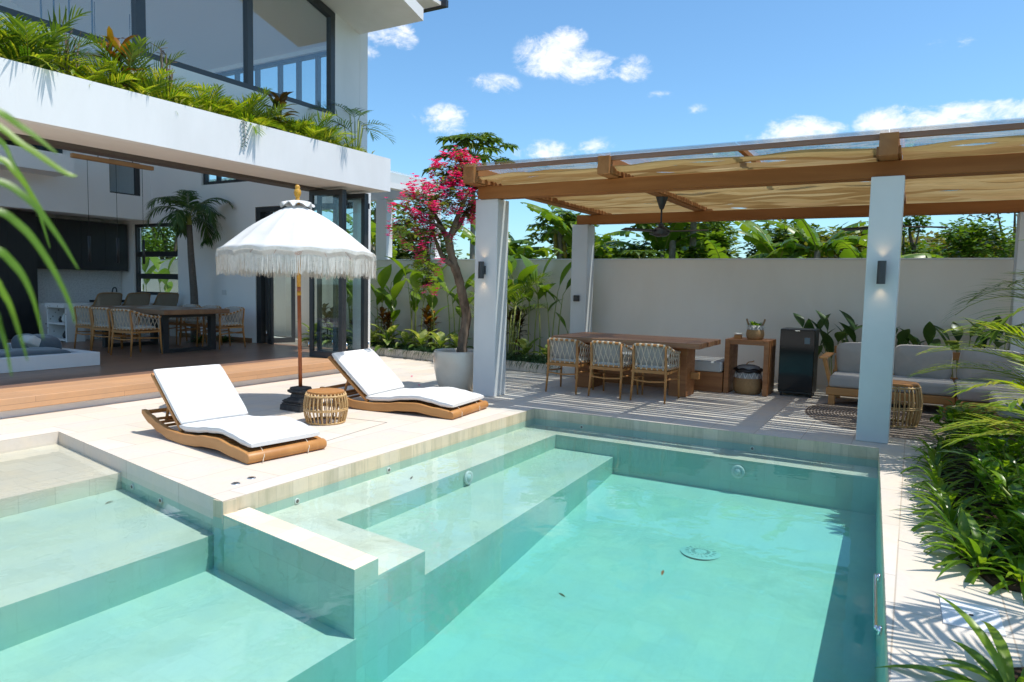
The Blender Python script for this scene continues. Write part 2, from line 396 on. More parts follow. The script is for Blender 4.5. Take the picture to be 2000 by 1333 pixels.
BLACK = pbr('black_metal', (.018, .019, .021), (.025, .026, .028), 20, rough=.42)
DARKFR = pbr('charcoal_frame', (.030, .033, .037), (.038, .041, .045), 14, rough=.38)
BLACKGL = pbr('black_gloss', (.006, .008, .009), rough=.08, spec=.35)
BLACKCAB = pbr('black_cabinet', (.012, .013, .015), (.017, .018, .02), 8, (6, 6, .4), rough=.45)
STONEB = pbr('dark_stone', (.055, .052, .05), (.04, .038, .036), 18, rough=.75, bmp=.2, bscale=50)
CHROME = pbr('chrome', (.82, .83, .84), rough=.12, metal=1.0)
TERRAZZO_M, _t, _o = newmat('terrazzo')
_v = _t.new('ShaderNodeTexVoronoi'); _v.inputs['Scale'].default_value = 11; _t.lk(objco(_t), _v.inputs['Vector'])
_c = _t.mix(_t.maprange(_v.outputs['Distance'], .10, .19, 1, 0), (.78, .77, .75, 1), (.2, .16, .13, 1))
_p = _t.new('ShaderNodeBsdfPrincipled'); _t.lk(_c, _p.inputs['Base Color']); _p.inputs['Roughness'].default_value = .4; _t.lk(_p.outputs[0], _o.inputs[0])
SPLASH = pbr('splash_stone', (.62, .62, .62), (.50, .50, .505), 34, rough=.5, contrast=(.45, .6))
POTM = pbr('glazed_pot', (.70, .635, .54), (.63, .56, .46), 3, rough=.2, coat=.4, c3=(.64, .54, .41))
SOIL = pbr('soil', (.055, .038, .025), (.03, .021, .015), 22, rough=1.0, bmp=.6, bscale=40, spec=.1)
KERB = pbr('kerb_plaster', (.66, .63, .585), (.60, .565, .515), 2, rough=.85, bmp=.1, bscale=25, spec=.2, c3=(.58, .53, .46))
BARK = pbr('bark', (.20, .145, .105), (.105, .075, .055), 26, (1, 1, .4), .95, bmp=.9, bscale=38, spec=.1, c3=(.27, .21, .16))
PALMBARK = pbr('palm_bark', (.17, .15, .13), (.11, .095, .085), 30, (1, 1, 3), .95, bmp=.5, bscale=30, spec=.1)
TRUNKG = pbr('pale_trunk', (.30, .27, .21), (.20, .175, .13), 20, (1, 1, .5), .9, bmp=.4, bscale=30, spec=.1)
CANE = pbr('green_cane', (.30, .33, .075), (.22, .26, .05), 9, (1, 1, .3), .5)
REDWOOD = pbr('lacquered_pole', (.42, .115, .035), (.34, .085, .025), 12, rough=.35)
GOLD = pbr('gilded_paint', (.62, .32, .035), (.50, .24, .02), 45, rough=.4, contrast=(.48, .56))
BASKETW = pbr('basket_weave', (.42, .25, .11), (.27, .155, .065), 60, (1, 1, 3), .8, bmp=.5, bscale=70)
WHITEY = pbr('white_yarn', (.72, .70, .66), rough=.95)
BLACKBAG = pbr('black_plastic', (.012, .012, .013), rough=.28)
MARBLE = pbr('marble_hatch', (.78, .79, .82), (.70, .72, .76), 3, rough=.35, contrast=(.45, .75))
RUGM, _t, _o = newmat('braided_rug')
_sp = _t.new('ShaderNodeSeparateXYZ'); _t.lk(objco(_t), _sp.inputs[0])
_rr = _t.math('SQRT', _t.math('ADD', _t.math('MULTIPLY', _sp.outputs[0], _sp.outputs[0]), _t.math('MULTIPLY', _sp.outputs[1], _sp.outputs[1])))
_wv = _t.math('SINE', _t.math('MULTIPLY', _rr, 170.0)); _n = _t.noise(objco(_t), 46, 3, .6)
_f = _t.math('ADD', _t.math('MULTIPLY', _wv, .25), _t.math('MULTIPLY', _n, 1.0))
_c = _t.ramp(_f, [(.28, (.09, .065, .05)), (.5, (.21, .165, .13)), (.75, (.38, .315, .26))])
_p = _t.new('ShaderNodeBsdfPrincipled'); _t.lk(_c, _p.inputs['Base Color']); _p.inputs['Roughness'].default_value = .95
_t.lk(bump(_t, _f, .6, .01), _p.inputs['Normal']); _t.lk(_p.outputs[0], _o.inputs[0])
GLASS = glassmat('clear_glass', (.90, .95, .945))
GLASS_UP = glassmat('upper_glass', (.90, .94, .95), boost=1.3, base=.02)
GLASS_ROOF = glassmat('roof_glass', (.92, .96, .97), boost=1.15)
# leaves
L_ARECA = leafmat('areca_leaf', [(.06, .15, .012), (.15, .27, .016), (.30, .39, .025), (.48, .46, .05)], .45)
L_PALM = leafmat('palm_leaf', [(.04, .095, .014), (.09, .17, .018), (.20, .28, .025)], .4)
L_PALMD = leafmat('dark_palm_leaf', [(.03, .075, .026), (.055, .125, .036), (.09, .175, .045)], .34)
L_HELI = leafmat('heliconia_leaf', [(.075, .16, .014), (.14, .25, .02), (.26, .36, .03)], .42, rough=.33)
L_BAN = leafmat('banana_leaf', [(.06, .14, .016), (.12, .23, .02), (.23, .34, .03)], .45, rough=.35)
L_DARK = leafmat('dark_tree_leaf', [(.03, .07, .012), (.07, .135, .018), (.13, .21, .025), (.22, .26, .04)], .36)
L_MID = leafmat('bright_tree_leaf', [(.05, .11, .012), (.10, .20, .016), (.20, .30, .03)], .38)
L_OLIVE = leafmat('olive_tree_leaf', [(.08, .10, .018), (.15, .175, .025), (.23, .24, .04), (.16, .10, .04)], .34)
L_MONDO = leafmat('mondo_grass_leaf', [(.012, .045, .018), (.025, .075, .03), (.06, .12, .06)], .2)
L_CROT = leafmat('croton_leaf', [(.05, .018, .012), (.18, .06, .012), (.36, .17, .015), (.20, .22, .02)], .3)
L_CROTD = leafmat('dark_croton_leaf', [(.02, .02, .012), (.06, .035, .015), (.10, .06, .02), (.06, .09, .02)], .25)
L_DIEF = leafmat('dieffenbachia_leaf', [(.05, .12, .018), (.14, .22, .035), (.30, .36, .10)], .4, stripe=((.50, .54, .22), 9))
L_LOW = leafmat('low_shrub_leaf', [(.06, .13, .012), (.18, .27, .02), (.40, .42, .06), (.55, .53, .22)], .4)
L_BUSH = leafmat('bush_leaf', [(.03, .09, .012), (.075, .18, .018), (.16, .30, .02), (.27, .39, .03)], .5, rough=.28)
L_SPIKE = leafmat('strap_leaf', [(.045, .12, .014), (.12, .24, .02), (.23, .35, .03)], .5, rough=.3)
L_BIRD = leafmat('canna_leaf', [(.016, .05, .012), (.03, .085, .014), (.06, .13, .02)], .3, rough=.35)
L_BOUG = leafmat('bougainvillea_leaf', [(.08, .14, .02), (.17, .25, .03), (.32, .36, .07)], .4)
L_BRACT = leafmat('bougainvillea_bract', [(.74, .010, .24), (.88, .025, .36), (.94, .06, .44), (.82, .02, .24)], .45, rough=.6, spec=.2, tcol=1.1)
L_PAPAYA = leafmat('papaya_leaf', [(.05, .11, .02), (.10, .18, .025), (.19, .27, .05)], .38)
L_DRY = leafmat('dry_leaf', [(.10, .05, .025), (.20, .11, .05), (.28, .17, .08)], .25)
L_FRONT = leafmat('near_palm_leaf', [(.06, .14, .010), (.11, .22, .012), (.18, .30, .016)], .42)
FRUIT = leafmat('papaya_fruit', [(.10, .14, .02), (.30, .22, .03)], .0)
WATER, _t, _o = newmat('pool_water')
_n = _t.noise(worldco(_t), 2.6, 3, .5, .4); _n2 = _t.noise(worldco(_t), 9, 2, .5)
_b = bump(_t, _t.math('ADD', _t.math('MULTIPLY', _n, 1.0), _t.math('MULTIPLY', _n2, .18)), .06, .05)
_fr = _t.new('ShaderNodeFresnel'); _t.lk(_t.maprange(_t.new('ShaderNodeNewGeometry').outputs['Backfacing'], 0, 1, 1.33, 1/1.33, False), _fr.inputs[0]); _t.lk(_b, _fr.inputs[1])
_tr = _t.new('ShaderNodeBsdfTransparent'); _tr.inputs[0].default_value = (.985, 1, .995, 1)
_gl = _t.new('ShaderNodeBsdfGlossy'); _gl.inputs['Roughness'].default_value = .01; _t.lk(_b, _gl.inputs['Normal'])
_mx = _t.new('ShaderNodeMixShader'); _t.lk(_fr.outputs[0], _mx.inputs[0]); _t.lk(_tr.outputs[0], _mx.inputs[1]); _t.lk(_gl.outputs[0], _mx.inputs[2])
_t.lk(_mx.outputs[0], _o.inputs[0])
_va = _t.new('ShaderNodeVolumeAbsorption'); _va.inputs['Density'].default_value = .62; _va.inputs['Color'].default_value = (0.0, .91, .92, 1)
_vs = _t.new('ShaderNodeVolumeScatter'); _vs.inputs['Density'].default_value = .06; _vs.inputs['Color'].default_value = (.35, .95, .90, 1)
_ad = _t.new('ShaderNodeAddShader'); _t.lk(_va.outputs[0], _ad.inputs[0]); _t.lk(_vs.outputs[0], _ad.inputs[1])
_t.lk(_ad.outputs[0], _o.inputs['Volume'])
# ---------------------------------------------------------------- ground, paving, pool
ZW = -0.0967; XN = .9       # water level, near end of the pool
def xl(y): return 2.964 + (y-3.876)*(0.549/3.061)     # line of the slanting west pool wall
def yr(x): return 0.208 + (x-7.38)*0.0464             # line of the east pool wall
g = MB(); B = 700
for (x0, x1, y0, y1) in ((-B, B, 20.5, B), (-B, B, -B, -9), (-B, -9, -9, 20.5), (12.1, B, -9, 20.5)):
    g.add([(x0, y0, -.2), (x1, y0, -.2), (x1, y1, -.2), (x0, y1, -.2)], [(0, 1, 2, 3)])
struct(g.build('ground', pbr('grass_ground', (.10, .13, .035), (.17, .14, .075), .6, rough=1, bmp=.5, bscale=9, spec=.1), smooth=False))
d = MB()
d.prism([(2.964, 3.876), (7.33, 3.876), (7.33, 8.05), (xl(8.05), 8.05), (3.513, 6.937)], -.15, 0)
d.prism([(-9, 6.93), (3.512, 6.93), (xl(8.05), 8.05), (-9, 8.05)], -.15, 0)
d.prism([(7.33, 3.876), (7.38, .208), (12.05, .208), (12.05, 20.5), (9.0, 20.5), (9.0, 8.05), (7.33, 8.05)], -.15, 0)
d.prism([(XN, yr(XN)), (XN, -9), (12.05, -9), (12.05, .208), (7.38, .208)], -.15, 0)
d.prism([(-9, -9), (XN, -9), (XN, 6.93), (-9, 6.93)], -.15, 0)
struct(d.build('terrace', DECK, smooth=False))

def panel(name, p0, p1, z0, z1, th, mat):
    """upright tiled wall; th pushes it away from the water"""
    a, b = Vector((*p0, 0)), Vector((*p1, 0)); t = (b-a).normalized(); n = Vector((t.y, -t.x, 0))*th
    m = MB().prism([a[:2], b[:2], (b+n)[:2], (a+n)[:2]], -.118, z1)
    struct(m.build('pool_waterline_band', mat, smooth=False))
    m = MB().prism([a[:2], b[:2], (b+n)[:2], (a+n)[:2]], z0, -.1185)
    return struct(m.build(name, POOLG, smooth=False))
ZT = -.004
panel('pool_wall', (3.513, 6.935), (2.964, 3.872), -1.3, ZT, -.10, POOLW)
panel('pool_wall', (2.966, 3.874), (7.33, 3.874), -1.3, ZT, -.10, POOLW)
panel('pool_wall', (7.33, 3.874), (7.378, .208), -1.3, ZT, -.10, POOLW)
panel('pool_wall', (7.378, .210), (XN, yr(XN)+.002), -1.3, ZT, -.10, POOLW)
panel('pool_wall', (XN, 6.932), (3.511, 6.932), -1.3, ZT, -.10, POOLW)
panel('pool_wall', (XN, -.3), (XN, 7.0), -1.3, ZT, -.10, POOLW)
def fz(x): return -.525 - (6.95-x)*0.080
m = MB(); m.add([(XN-.1, -.4, fz(XN)), (7.5, -.4, fz(7.5)), (7.5, 2.9, fz(7.5)), (XN-.1, 2.9, fz(XN))], [(0, 1, 2, 3)])
struct(m.build('pool_floor', POOLT, smooth=False))
def pstep(name, poly, top, mat=POOLT): return struct(MB().prism(poly, -1.3, top).build(name, mat, smooth=False))
pstep('pool_tanning_ledge', [(XN-.05, 5.5), (xl(5.5)+.05, 5.5), (xl(6.95)+.05, 6.96), (XN-.05, 6.96)], -.117, tilemat('ledge_stone', (.70, .63, .53), (.64, .56, .46), (.50, .44, .36), .25, .25, .003, vary=.9, stain=(.58, .50, .37)))
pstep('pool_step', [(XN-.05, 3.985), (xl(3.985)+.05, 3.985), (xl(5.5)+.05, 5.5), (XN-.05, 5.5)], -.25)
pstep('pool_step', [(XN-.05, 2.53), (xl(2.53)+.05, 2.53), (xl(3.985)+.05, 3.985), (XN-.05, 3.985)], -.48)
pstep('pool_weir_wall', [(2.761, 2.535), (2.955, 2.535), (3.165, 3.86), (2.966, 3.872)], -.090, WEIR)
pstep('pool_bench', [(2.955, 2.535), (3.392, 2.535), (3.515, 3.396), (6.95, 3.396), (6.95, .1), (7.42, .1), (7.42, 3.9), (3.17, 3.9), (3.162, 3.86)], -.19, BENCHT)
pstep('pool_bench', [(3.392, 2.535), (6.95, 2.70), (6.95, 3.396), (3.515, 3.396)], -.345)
wt = MB().prism([(XN-.04, yr(XN)-.04), (7.42, .17), (7.37, 3.91), (2.99, 3.91), (3.55, 6.975), (XN-.04, 6.975)], -1.28, ZW)
tag(struct(wt.build('pool_water', WATER, smooth=False)), kind='structure')

# pool fittings
def disc(name, loc, r, axis, label, cat, group=None, inner=BLACK, rim=CANVAS, depth=.02, dome=False):
    t = thing(name, label, cat, loc, 0, group)
    q = {'-y': rot('X', pi/2), '-x': rot('Y', -pi/2), '+x': rot('Y', pi/2), 'z': Matrix.Identity(3)}[axis]
    def put(mb): mb.v = [tuple(q @ Vector(p)) for p in mb.v]; return mb
    put(MB().lathe([(r*.62, 0), (r*.98, 0), (r, depth*.5), (r*.96, depth), (r*.62, depth*.9)], 24)).build('rim', rim, t)
    put(MB().lathe([(0.001, depth*(.9 if not dome else 1.6)), (r*.35, depth*(.85 if not dome else 1.4)), (r*.66, depth*.7), (r*.66, 0)], 24)).build('lens' if dome else 'opening', inner, t)
    return t
LENS = pbr('pool_lamp_lens', (.50, .55, .53), rough=.3); RIMM = pbr('pool_fitting', (.60, .62, .59), rough=.5)
disc('pool_light', (5.16, 3.394, -.268), .062, '-y', 'round white underwater lamp on the step riser in the pool', 'pool lamp', None, LENS, RIMM, .022, True)
disc('pool_light', (6.948, 1.40, -.31), .066, '-x', 'round white underwater lamp on the far pool wall below the terrace', 'pool lamp', None, LENS, RIMM, .022, True)
disc('pool_jet', (3.60, 3.874, -.163), .023, '-y', 'small white pool inlet under the deck edge nearest the deck corner', 'pool inlet', None, BLACK, RIMM, .010)
disc('pool_jet', (4.64, 3.874, -.157), .023, '-y', 'small white pool inlet under the middle of the long deck edge', 'pool inlet', None, BLACK, RIMM, .010)
disc('pool_jet', (7.328, 3.25, -.15), .022, '-x', 'small pool inlet under the terrace edge by the far inner corner', 'pool inlet', None, BLACK, RIMM, .010)
disc('pool_jet', (7.345, 1.35, -.15), .022, '-x', 'small pool inlet under the terrace edge above the underwater lamp', 'pool inlet', None, BLACK, RIMM, .010)
for yy, lb in ((5.28, 'small white pool inlet on the slanting wall next to the shallow ledge'), (4.78, 'small white pool inlet on the slanting wall halfway to the deck corner')):
    disc('pool_jet', (xl(yy)-.003, yy, -.19), .022, '-x', lb, 'pool inlet', None, BLACK, RIMM, .010)
dr = thing('pool_drain', 'round grated main drain on the deep pool floor', 'drain', (5.5, 1.37, fz(5.5)+.002))
MB().lathe([(.001, .004), (.15, .004), (.16, 0)], 28).build('cover', pbr('drain_cover', (.55, .545, .49), rough=.6), dr)
mb = MB()
for k in range(18):
    a = 2*pi*k/18
    for r0 in (.05, .095): mb.obox((cos(a)*(r0+.012), sin(a)*(r0+.012), .0065), (.028, .007, .003), rot('Z', a))
mb.build('slots', pbr('drain_slot', (.47, .465, .42), rough=.6), dr, smooth=False)
for (x, y, lb) in ((3.285, 4.15, 'round steel cap in the deck, the one nearer the deck corner'), (3.445, 4.175, 'round steel cap in the deck, the one nearer the sunbed')):
    t = thing('steel_floor_stud', lb, 'deck cap', (x, y, .001))
    MB().lathe([(.018, .003), (.026, .004), (.031, .002), (.032, 0)], 20).build('ring', CHROME, t)
    MB().lathe([(.001, .002), (.018, .003)], 16).build('plug', BLACK, t)
t = thing('floor_hatch', 'white marble access cover let into the paving beside the shrubs', 'access cover', (3.705, -.305, .002), .02)
MB().box(-.145, .145, -.115, .115, 0, .006).build('cover', MARBLE, t, smooth=False)
MB().lathe([(.001, .009), (.009, .009), (.010, .006)], 10).build('finger_hole', BLACK, t)
t = thing('deck_hatch', 'thin slotted access frame in the deck by the rattan stool', 'access cover', (5.05, 5.02, .001), .12)
mb = MB(); mb.box(-.55, -.546, -.36, .36, 0, .002); mb.box(.546, .55, -.36, .36, 0, .002); mb.box(-.546, .546, -.36, -.356, 0, .002); mb.box(-.546, .546, .356, .36, 0, .002)
mb.build('joint', pbr('dark_joint', (.22, .19, .16), rough=.9), t, smooth=False)  # thin dark strips draw the joint round the cover
for k, (x, y) in enumerate(((-.42, -.2), (.42, .2))):
    MB().box(x-.045, x+.045, y-.008, y+.008, 0, .003).build('slot', BLACK, t, smooth=False)
t = thing('grab_rail', 'polished steel grab rail on the near right pool edge', 'handrail', (3.78, yr(3.78), 0))
MB().tube(smooth_path([(-.33, .0, -.05), (-.33, .022, -.045), (-.30, .026, -.04), (0, .040, -.04), (.30, .054, -.04), (.33, .050, -.045), (.33, .03, -.05)], 5), .009, 10).build('rail', CHROME, t)
for s in (-1, 1): MB().tube([(.33*s, .015*(1+s)-.0, -.05), (.33*s, .015*(1+s)+.016, -.05)], .022, 12).build('flange', CHROME, t)

# garden wall, planter bed
t = thing('garden_wall', 'long plain off-white boundary wall behind the pergola and planter', 'wall', (0, 0, 0))
MB().box(12.0, 12.2, -9, 20.3, -.2, 1.975).build('wall_face', WALLPAINT, t, smooth=False)
MB().box(11.985, 12.215, -9.02, 20.3, 1.978, 2.0).build('coping', PLASTER, t, smooth=False)
t = thing('planter_bed', 'low curved planter kerb filled with soil along the boundary wall', 'planter', (0, 0, 0))
def kx(y): return 10.34 + (y-4.946)*.1287
kp = [4.72 + i*(17-4.72)/16 for i in range(17)]
MB().prism([(kx(y), y) for y in kp] + [(kx(y)+.11, y) for y in reversed(kp)], .002, .165).build('kerb', KERB, t, smooth=False, bev=.012)
MB().box(kx(4.72)+.112, 11.39, 4.72, 4.83, .002, .163).build('kerb', KERB, t, smooth=False, bev=.01)
mb = MB(); mb.grid(lambda u, v: (lerp(kx(4.84+v*12)+.112, 11.99, u), 4.84+v*12, .12+.03*mnoise.noise(Vector((u*4, v*40, 0)))), 6, 60)
mb.build('soil', SOIL, t)
t = thing('shrub_bed', 'dark soil bed under the shrubs at the right of the pool', 'planting bed', (0, 0, 0))
MB().prism([(8.3, -.45), (7.5, -.22), (6.4, -.20), (5.5, -.25), (4.5, -.30), (4.16, -.42), (4.05, -1.2), (4.05, -5), (8.3, -5)], .001, .03).build('soil', SOIL, t, smooth=False)

# ---------------------------------------------------------------- pergola
pg = thing('pergola', 'teak pergola with glass roof and woven blinds on white pillars', 'pergola', (0, 0, 0))
def pillar(x0, x1, y0, y1, label=None):
    o = MB().box(x0, x1, y0, y1, .001, 2.578).build('pillar', PILLARM, pg, smooth=False, bev=.008)
    if label: o['label'] = label
pillar(7.77, 8.06, 4.71, 5.05); pillar(7.63, 7.93, .14, .425); pillar(11.42, 11.74, 5.06, 5.36); pillar(11.42, 11.74, -1.45, -1.15); pillar(7.63, 7.93, -4.1, -3.8)
MB().box(7.72, 7.93, -4.2, 4.99, 2.58, 2.735).build('beam', BEAMW, pg, smooth=False, bev=.006)
MB().box(11.40, 11.60, -4.2, 5.27, 2.58, 2.735).build('beam', BEAMW, pg, smooth=False, bev=.006)
RY = [(4.86, 5.02), (3.05, 3.19), (.205, .365), (-2.35, -2.2)]
for (a, b) in RY:
    o = MB().box(7.42, 12.35, a, b, 2.738, 2.945).build('rafter', BEAMX, pg, smooth=False, bev=.005)
    MB().box(7.47, 12.3, a-.022, a-.002, 2.755, 2.83).build('ledger', BEAMX, o, smooth=False)
    MB().box(7.47, 12.3, b+.002, b+.022, 2.755, 2.83).build('ledger', BEAMX, o, smooth=False)
MB().box(7.475, 7.53, -4.2, 5.05, 2.90, 2.947).build('batten', pbr('weathered_batten', (.30, .17, .12), (.24, .13, .09), 6, (1, .1, 1), .7), pg, smooth=False)
MB().box(9.9, 9.95, -4.2, 5.05, 2.90, 2.946).build('batten', BEAMW, pg, smooth=False)
MB().box(7.534, 9.895, 1.62, 1.67, 2.90, 2.946).build('batten', BEAMX, pg, smooth=False)
ys = [5.12, 4.02, 3.12, 1.65, .285, -1.0, -2.275, -4.2]
for i in range(len(ys)-1):
    MB().box(7.34, 12.4, ys[i+1]+.004, ys[i]-.004, 2.952, 2.962).build('glass_panel', GLASS_ROOF, pg, smooth=False)
rg = random.Random(5)
def blind(y0, y1, seed):
    mb = MB(); n = max(10, int((y1-y0)*11)); x = 7.50; i = 0
    while x < 12.25:
        wd = .080 + .022*rg.random(); ph = rg.random()*50; hop = (.018+.016*rg.random()) if rg.random() < .62 else 0; hy = rg.random()*9
        def pt(v, e):
            y = lerp(y0, y1, v)
            sg = hop*max(0, sin(y*(2.1+ph*.02)+hy))**.6 + mnoise.noise(Vector((ph*.7, y*1.35, e*.4)))*.026 + .012*sin(y*5.2+x*9+ph) + mnoise.noise(Vector((x*9.3+e*2.6, y*1.9, seed+ph)))*.028
            xx = x + wd*e + mnoise.noise(Vector((ph, y*1.25, e*.5+seed)))*.034
            edge = 1-.35*(1-min(1, min(v, 1-v)*10))
            return (xx, y, 2.815 + sg*edge + (.5-e)*.030)
        mb.grid(lambda u, v: pt(v, u), 2, n)
        x += wd + .020 + .035*rg.random(); i += 1
    return mb.build('woven_blind', BLIND, pg)
for k, (a, b) in enumerate(((3.215, 4.835), (.39, 3.025), (-2.17, .18), (-4.2, -2.375))): blind(a, b, k*9.3+1)

def sconce(loc, lab):
    t = thing('wall_sconce', lab, 'wall lamp', loc, 0)
    MB().lathe([(.030, -.11), (.038, -.11), (.038, .11), (.030, .11), (.030, .085), (.001, .085)], 20, (-.075, 0, 0)).build('barrel', DARKFR, t, auto=40)
    MB().box(-.036, -.001, -.028, .028, -.055, .055).build('bracket', DARKFR, t, smooth=False, bev=.003)
    em, tt, oo = newmat('lamp_glow'); e = tt.new('ShaderNodeEmission'); e.inputs[0].default_value = (1, .72, .42, 1); e.inputs[1].default_value = 3; tt.lk(e.outputs[0], oo.inputs[0])
    for s in (-1, 1):
        MB().lathe([(.001, .080*s), (.028, .080*s)], 14, (-.075, 0, 0)).build('bulb', em, t)
        l = bpy.data.lights.new('sconce_lamp', 'SPOT'); l.energy = .5; l.color = (1, .68, .36); l.spot_size = radians(95); l.spot_blend = .9; l.shadow_soft_size = .02
        o = bpy.data.objects.new('sconce_lamp', l); COL.objects.link(o); o.parent = t; o.location = (-.045, 0, .118*s); o.rotation_euler = (pi if s > 0 else 0, 0, 0)
    return t
sconce((7.769, 4.90, 1.66), 'black cylinder up-down lamp on the left pillar by the flowering tree')
sconce((7.629, .285, 1.66), 'black cylinder up-down lamp on the front pillar at the pool corner')
t = thing('wall_speaker', 'small dark square box fixed to the rear pillar by the table', 'speaker', (11.419, 5.23, 1.27))
MB().box(-.05, 0, -.055, .055, -.055, .055).build('case', BLACK, t, smooth=False, bev=.012)
o = MB().lathe([(.001, .001), (.03, .001), (.034, .006), (.036, 0)], 16).build('cone', DARKFR, t); o.rotation_euler = (0, -pi/2, 0); o.location = (-.0505, 0, 0)
def fan(loc, a0, lab):
    t = thing('ceiling_fan', lab, 'ceiling fan', loc, a0)
    MB().lathe([(.001, -.001), (.085, -.001), (.075, -.03), (.03, -.16), (.018, -.17)], 20).build('canopy', BLACK, t, auto=50)
    MB().tube([(0, 0, -.15), (0, 0, -.40)], .013, 10).build('downrod', BLACK, t)
    MB().lathe([(.014, -.36), (.03, -.365), (.04, -.40), (.085, -.43), (.12, -.45), (.125, -.50), (.10, -.53), (.06, -.545), (.001, -.55)], 24).build('motor_housing', BLACK, t, auto=50)
    for k in range(3):
        a = 2*pi*k/3; c, s = cos(a), sin(a); mb = MB()
        def P(u, v):
            r = lerp(.11, .66, u); ww = lerp(.05, .062, u)*(1 if u < .96 else .8); q = (v-.5)*2*ww; z = -.47 + q*.22
            return (r*c-q*s, r*s+q*c, z)
        mb.grid(P, 10, 2); b = mb.build('blade', BLACK, t); so = b.modifiers.new('thick', 'SOLIDIFY'); so.thickness = .006
    return t
fan((9.55, 3.12, 2.737), .5, 'black three-blade ceiling fan hanging over the outdoor dining table')
fan((9.55, .285, 2.737), 1.0, 'black three-blade ceiling fan half hidden behind the front pillar')
# ---------------------------------------------------------------- villa
vl = thing('villa', 'white two-storey villa open to the pool with planted balcony', 'house', (0, 0, 0))
def vb(name, *b, mat=PLASTER, bev=0.0, parent=None): return MB().box(*b).build(name, mat, parent or vl, smooth=False, bev=bev)
ZF = .21; XR = 9.63; YF = 8.75
# plinth and timber floor
vb('plinth', -3, 9.08, 8.006, 8.3, .001, .083)
vb('plinth', -3, 9.55, 8.3, 16.2, .001, .083)
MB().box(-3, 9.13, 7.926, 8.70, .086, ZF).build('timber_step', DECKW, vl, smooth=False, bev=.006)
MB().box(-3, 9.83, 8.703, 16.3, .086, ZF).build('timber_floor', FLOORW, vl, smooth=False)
# balcony trough: fascia, soffit
vb('fascia', -3, 9.285, 7.75, 7.90, 3.005, 3.55)
vb('balcony_end', 9.135, 9.285, 7.902, 8.748, 3.005, 3.548)
vb('soffit', -3, 9.133, 7.902, 8.60, 3.008, 3.12, mat=PLASTER_SOFT)
vb('balcony_soil', -3, 9.132, 7.902, 8.748, 3.30, 3.46, mat=SOIL)
vb('door_track', -3, XR-.002, 8.602, 8.86, 2.965, 3.118, mat=pbr('track_brown', (.085, .07, .06), rough=.6))
vb('parapet', -3, XR, 8.75, 8.90, 3.12, 4.30)
# corner post and side wall
vb('corner_post', XR-.004, XR+.2, 8.66, 8.90, ZF+.001, 3.118)
sw = [(11.5, 13.98, ZF, 3.45), (13.98, 15.6, ZF, 1.10), (13.98, 15.6, 2.70, 3.45), (15.6, 16.3, ZF, 3.45), (8.90, 11.5, 2.93, 3.45), (8.75, 9.35, 3.45, 6.35), (13.15, 16.3, 3.45, 6.35), (9.35, 13.15, 5.70, 6.35)]
for (a, b, z0, z1) in sw: MB().box(XR, XR+.2, a, b, z0, z1).build('side_wall', PLASTER if b < 9.4 else INT, vl, smooth=False)
vb('rear_wall', 4.0, XR, 16.1, 16.3, ZF, 9.2, mat=INT)
# upper gable front: white panel right of the glass, roof, eaves
vb('gable_panel', 9.02, XR-.002, 8.752, 8.898, 4.302, 6.30)
def zr(x): return 6.02 + (9.0-x)*.29          # underside of the roof slope
MB().add([(x, y, zr(x)+dz+(0 if x < 9.7 else 0)) for dz in (0, .2) for y in (7.35, 16.4) for x in (4.0, 9.62)], [(0, 2, 3, 1), (4, 5, 7, 6), (0, 1, 5, 4), (2, 6, 7, 3), (0, 4, 6, 2), (1, 3, 7, 5)]).build('roof', PLASTER, vl, smooth=False)
MB().add([(x, y, zz) for zz in (6.36, 6.42) for (x, y) in ((9.64, 7.5), (10.32, 7.5), (10.32, 16.4), (9.64, 16.4))], [(3, 2, 1, 0), (4, 5, 6, 7), (0, 1, 5, 4), (1, 2, 6, 5), (2, 3, 7, 6), (3, 0, 4, 7)]).build('eaves', PLASTER_SOFT, vl, smooth=False)
vb('gutter', 10.322, 10.40, 7.4, 16.4, 6.33, 6.45, mat=BLACK)
MB().add([(x, y, zr(x)-.06) for y in (8.96, 16.1) for x in (4.0, XR)], [(0, 2, 3, 1)]).build('ceiling', pbr('ceiling_paint', (.80, .81, .82), rough=.9), vl, smooth=False)
# upper glazing
def bar(*b, n='window_frame', p=None): return vb(n, *b, mat=DARKFR, parent=p)
MB().add([(x, y, z) for y in (8.80, 8.81) for (x, z) in ((-3, 4.36), (8.93, 4.36), (8.93, zr(8.93)-.10), (-3, zr(-3)-.10))], [(0, 1, 2, 3), (7, 6, 5, 4)]).build('gable_window', GLASS_UP, vl, smooth=False)
bar(-3, 9.02, 8.752, 8.86, 4.301, 4.375)
for (x, ww) in ((5.57, .13), (7.27, .10), (8.97, .10), (3.4, .12)): bar(x-ww/2, x+ww/2, 8.754, 8.858, 4.376, zr(x)-.07, n='mullion')
for x in (4.46, 4.60, 4.77, 5.04, 5.72): bar(x-.007, x+.007, 8.90, 8.915, 4.376, zr(x)-.07, n='curtain_seam')
mb = MB()
for k in range(1): mb.add([(x, y, zr(x)-o) for o in (.13, .02) for y in (8.751, 8.861) for x in (-3, 9.02)], [(0, 2, 3, 1), (4, 5, 7, 6), (0, 1, 5, 4), (2, 6, 7, 3), (0, 4, 6, 2), (1, 3, 7, 5)])
mb.build('window_frame', DARKFR, vl, smooth=False)
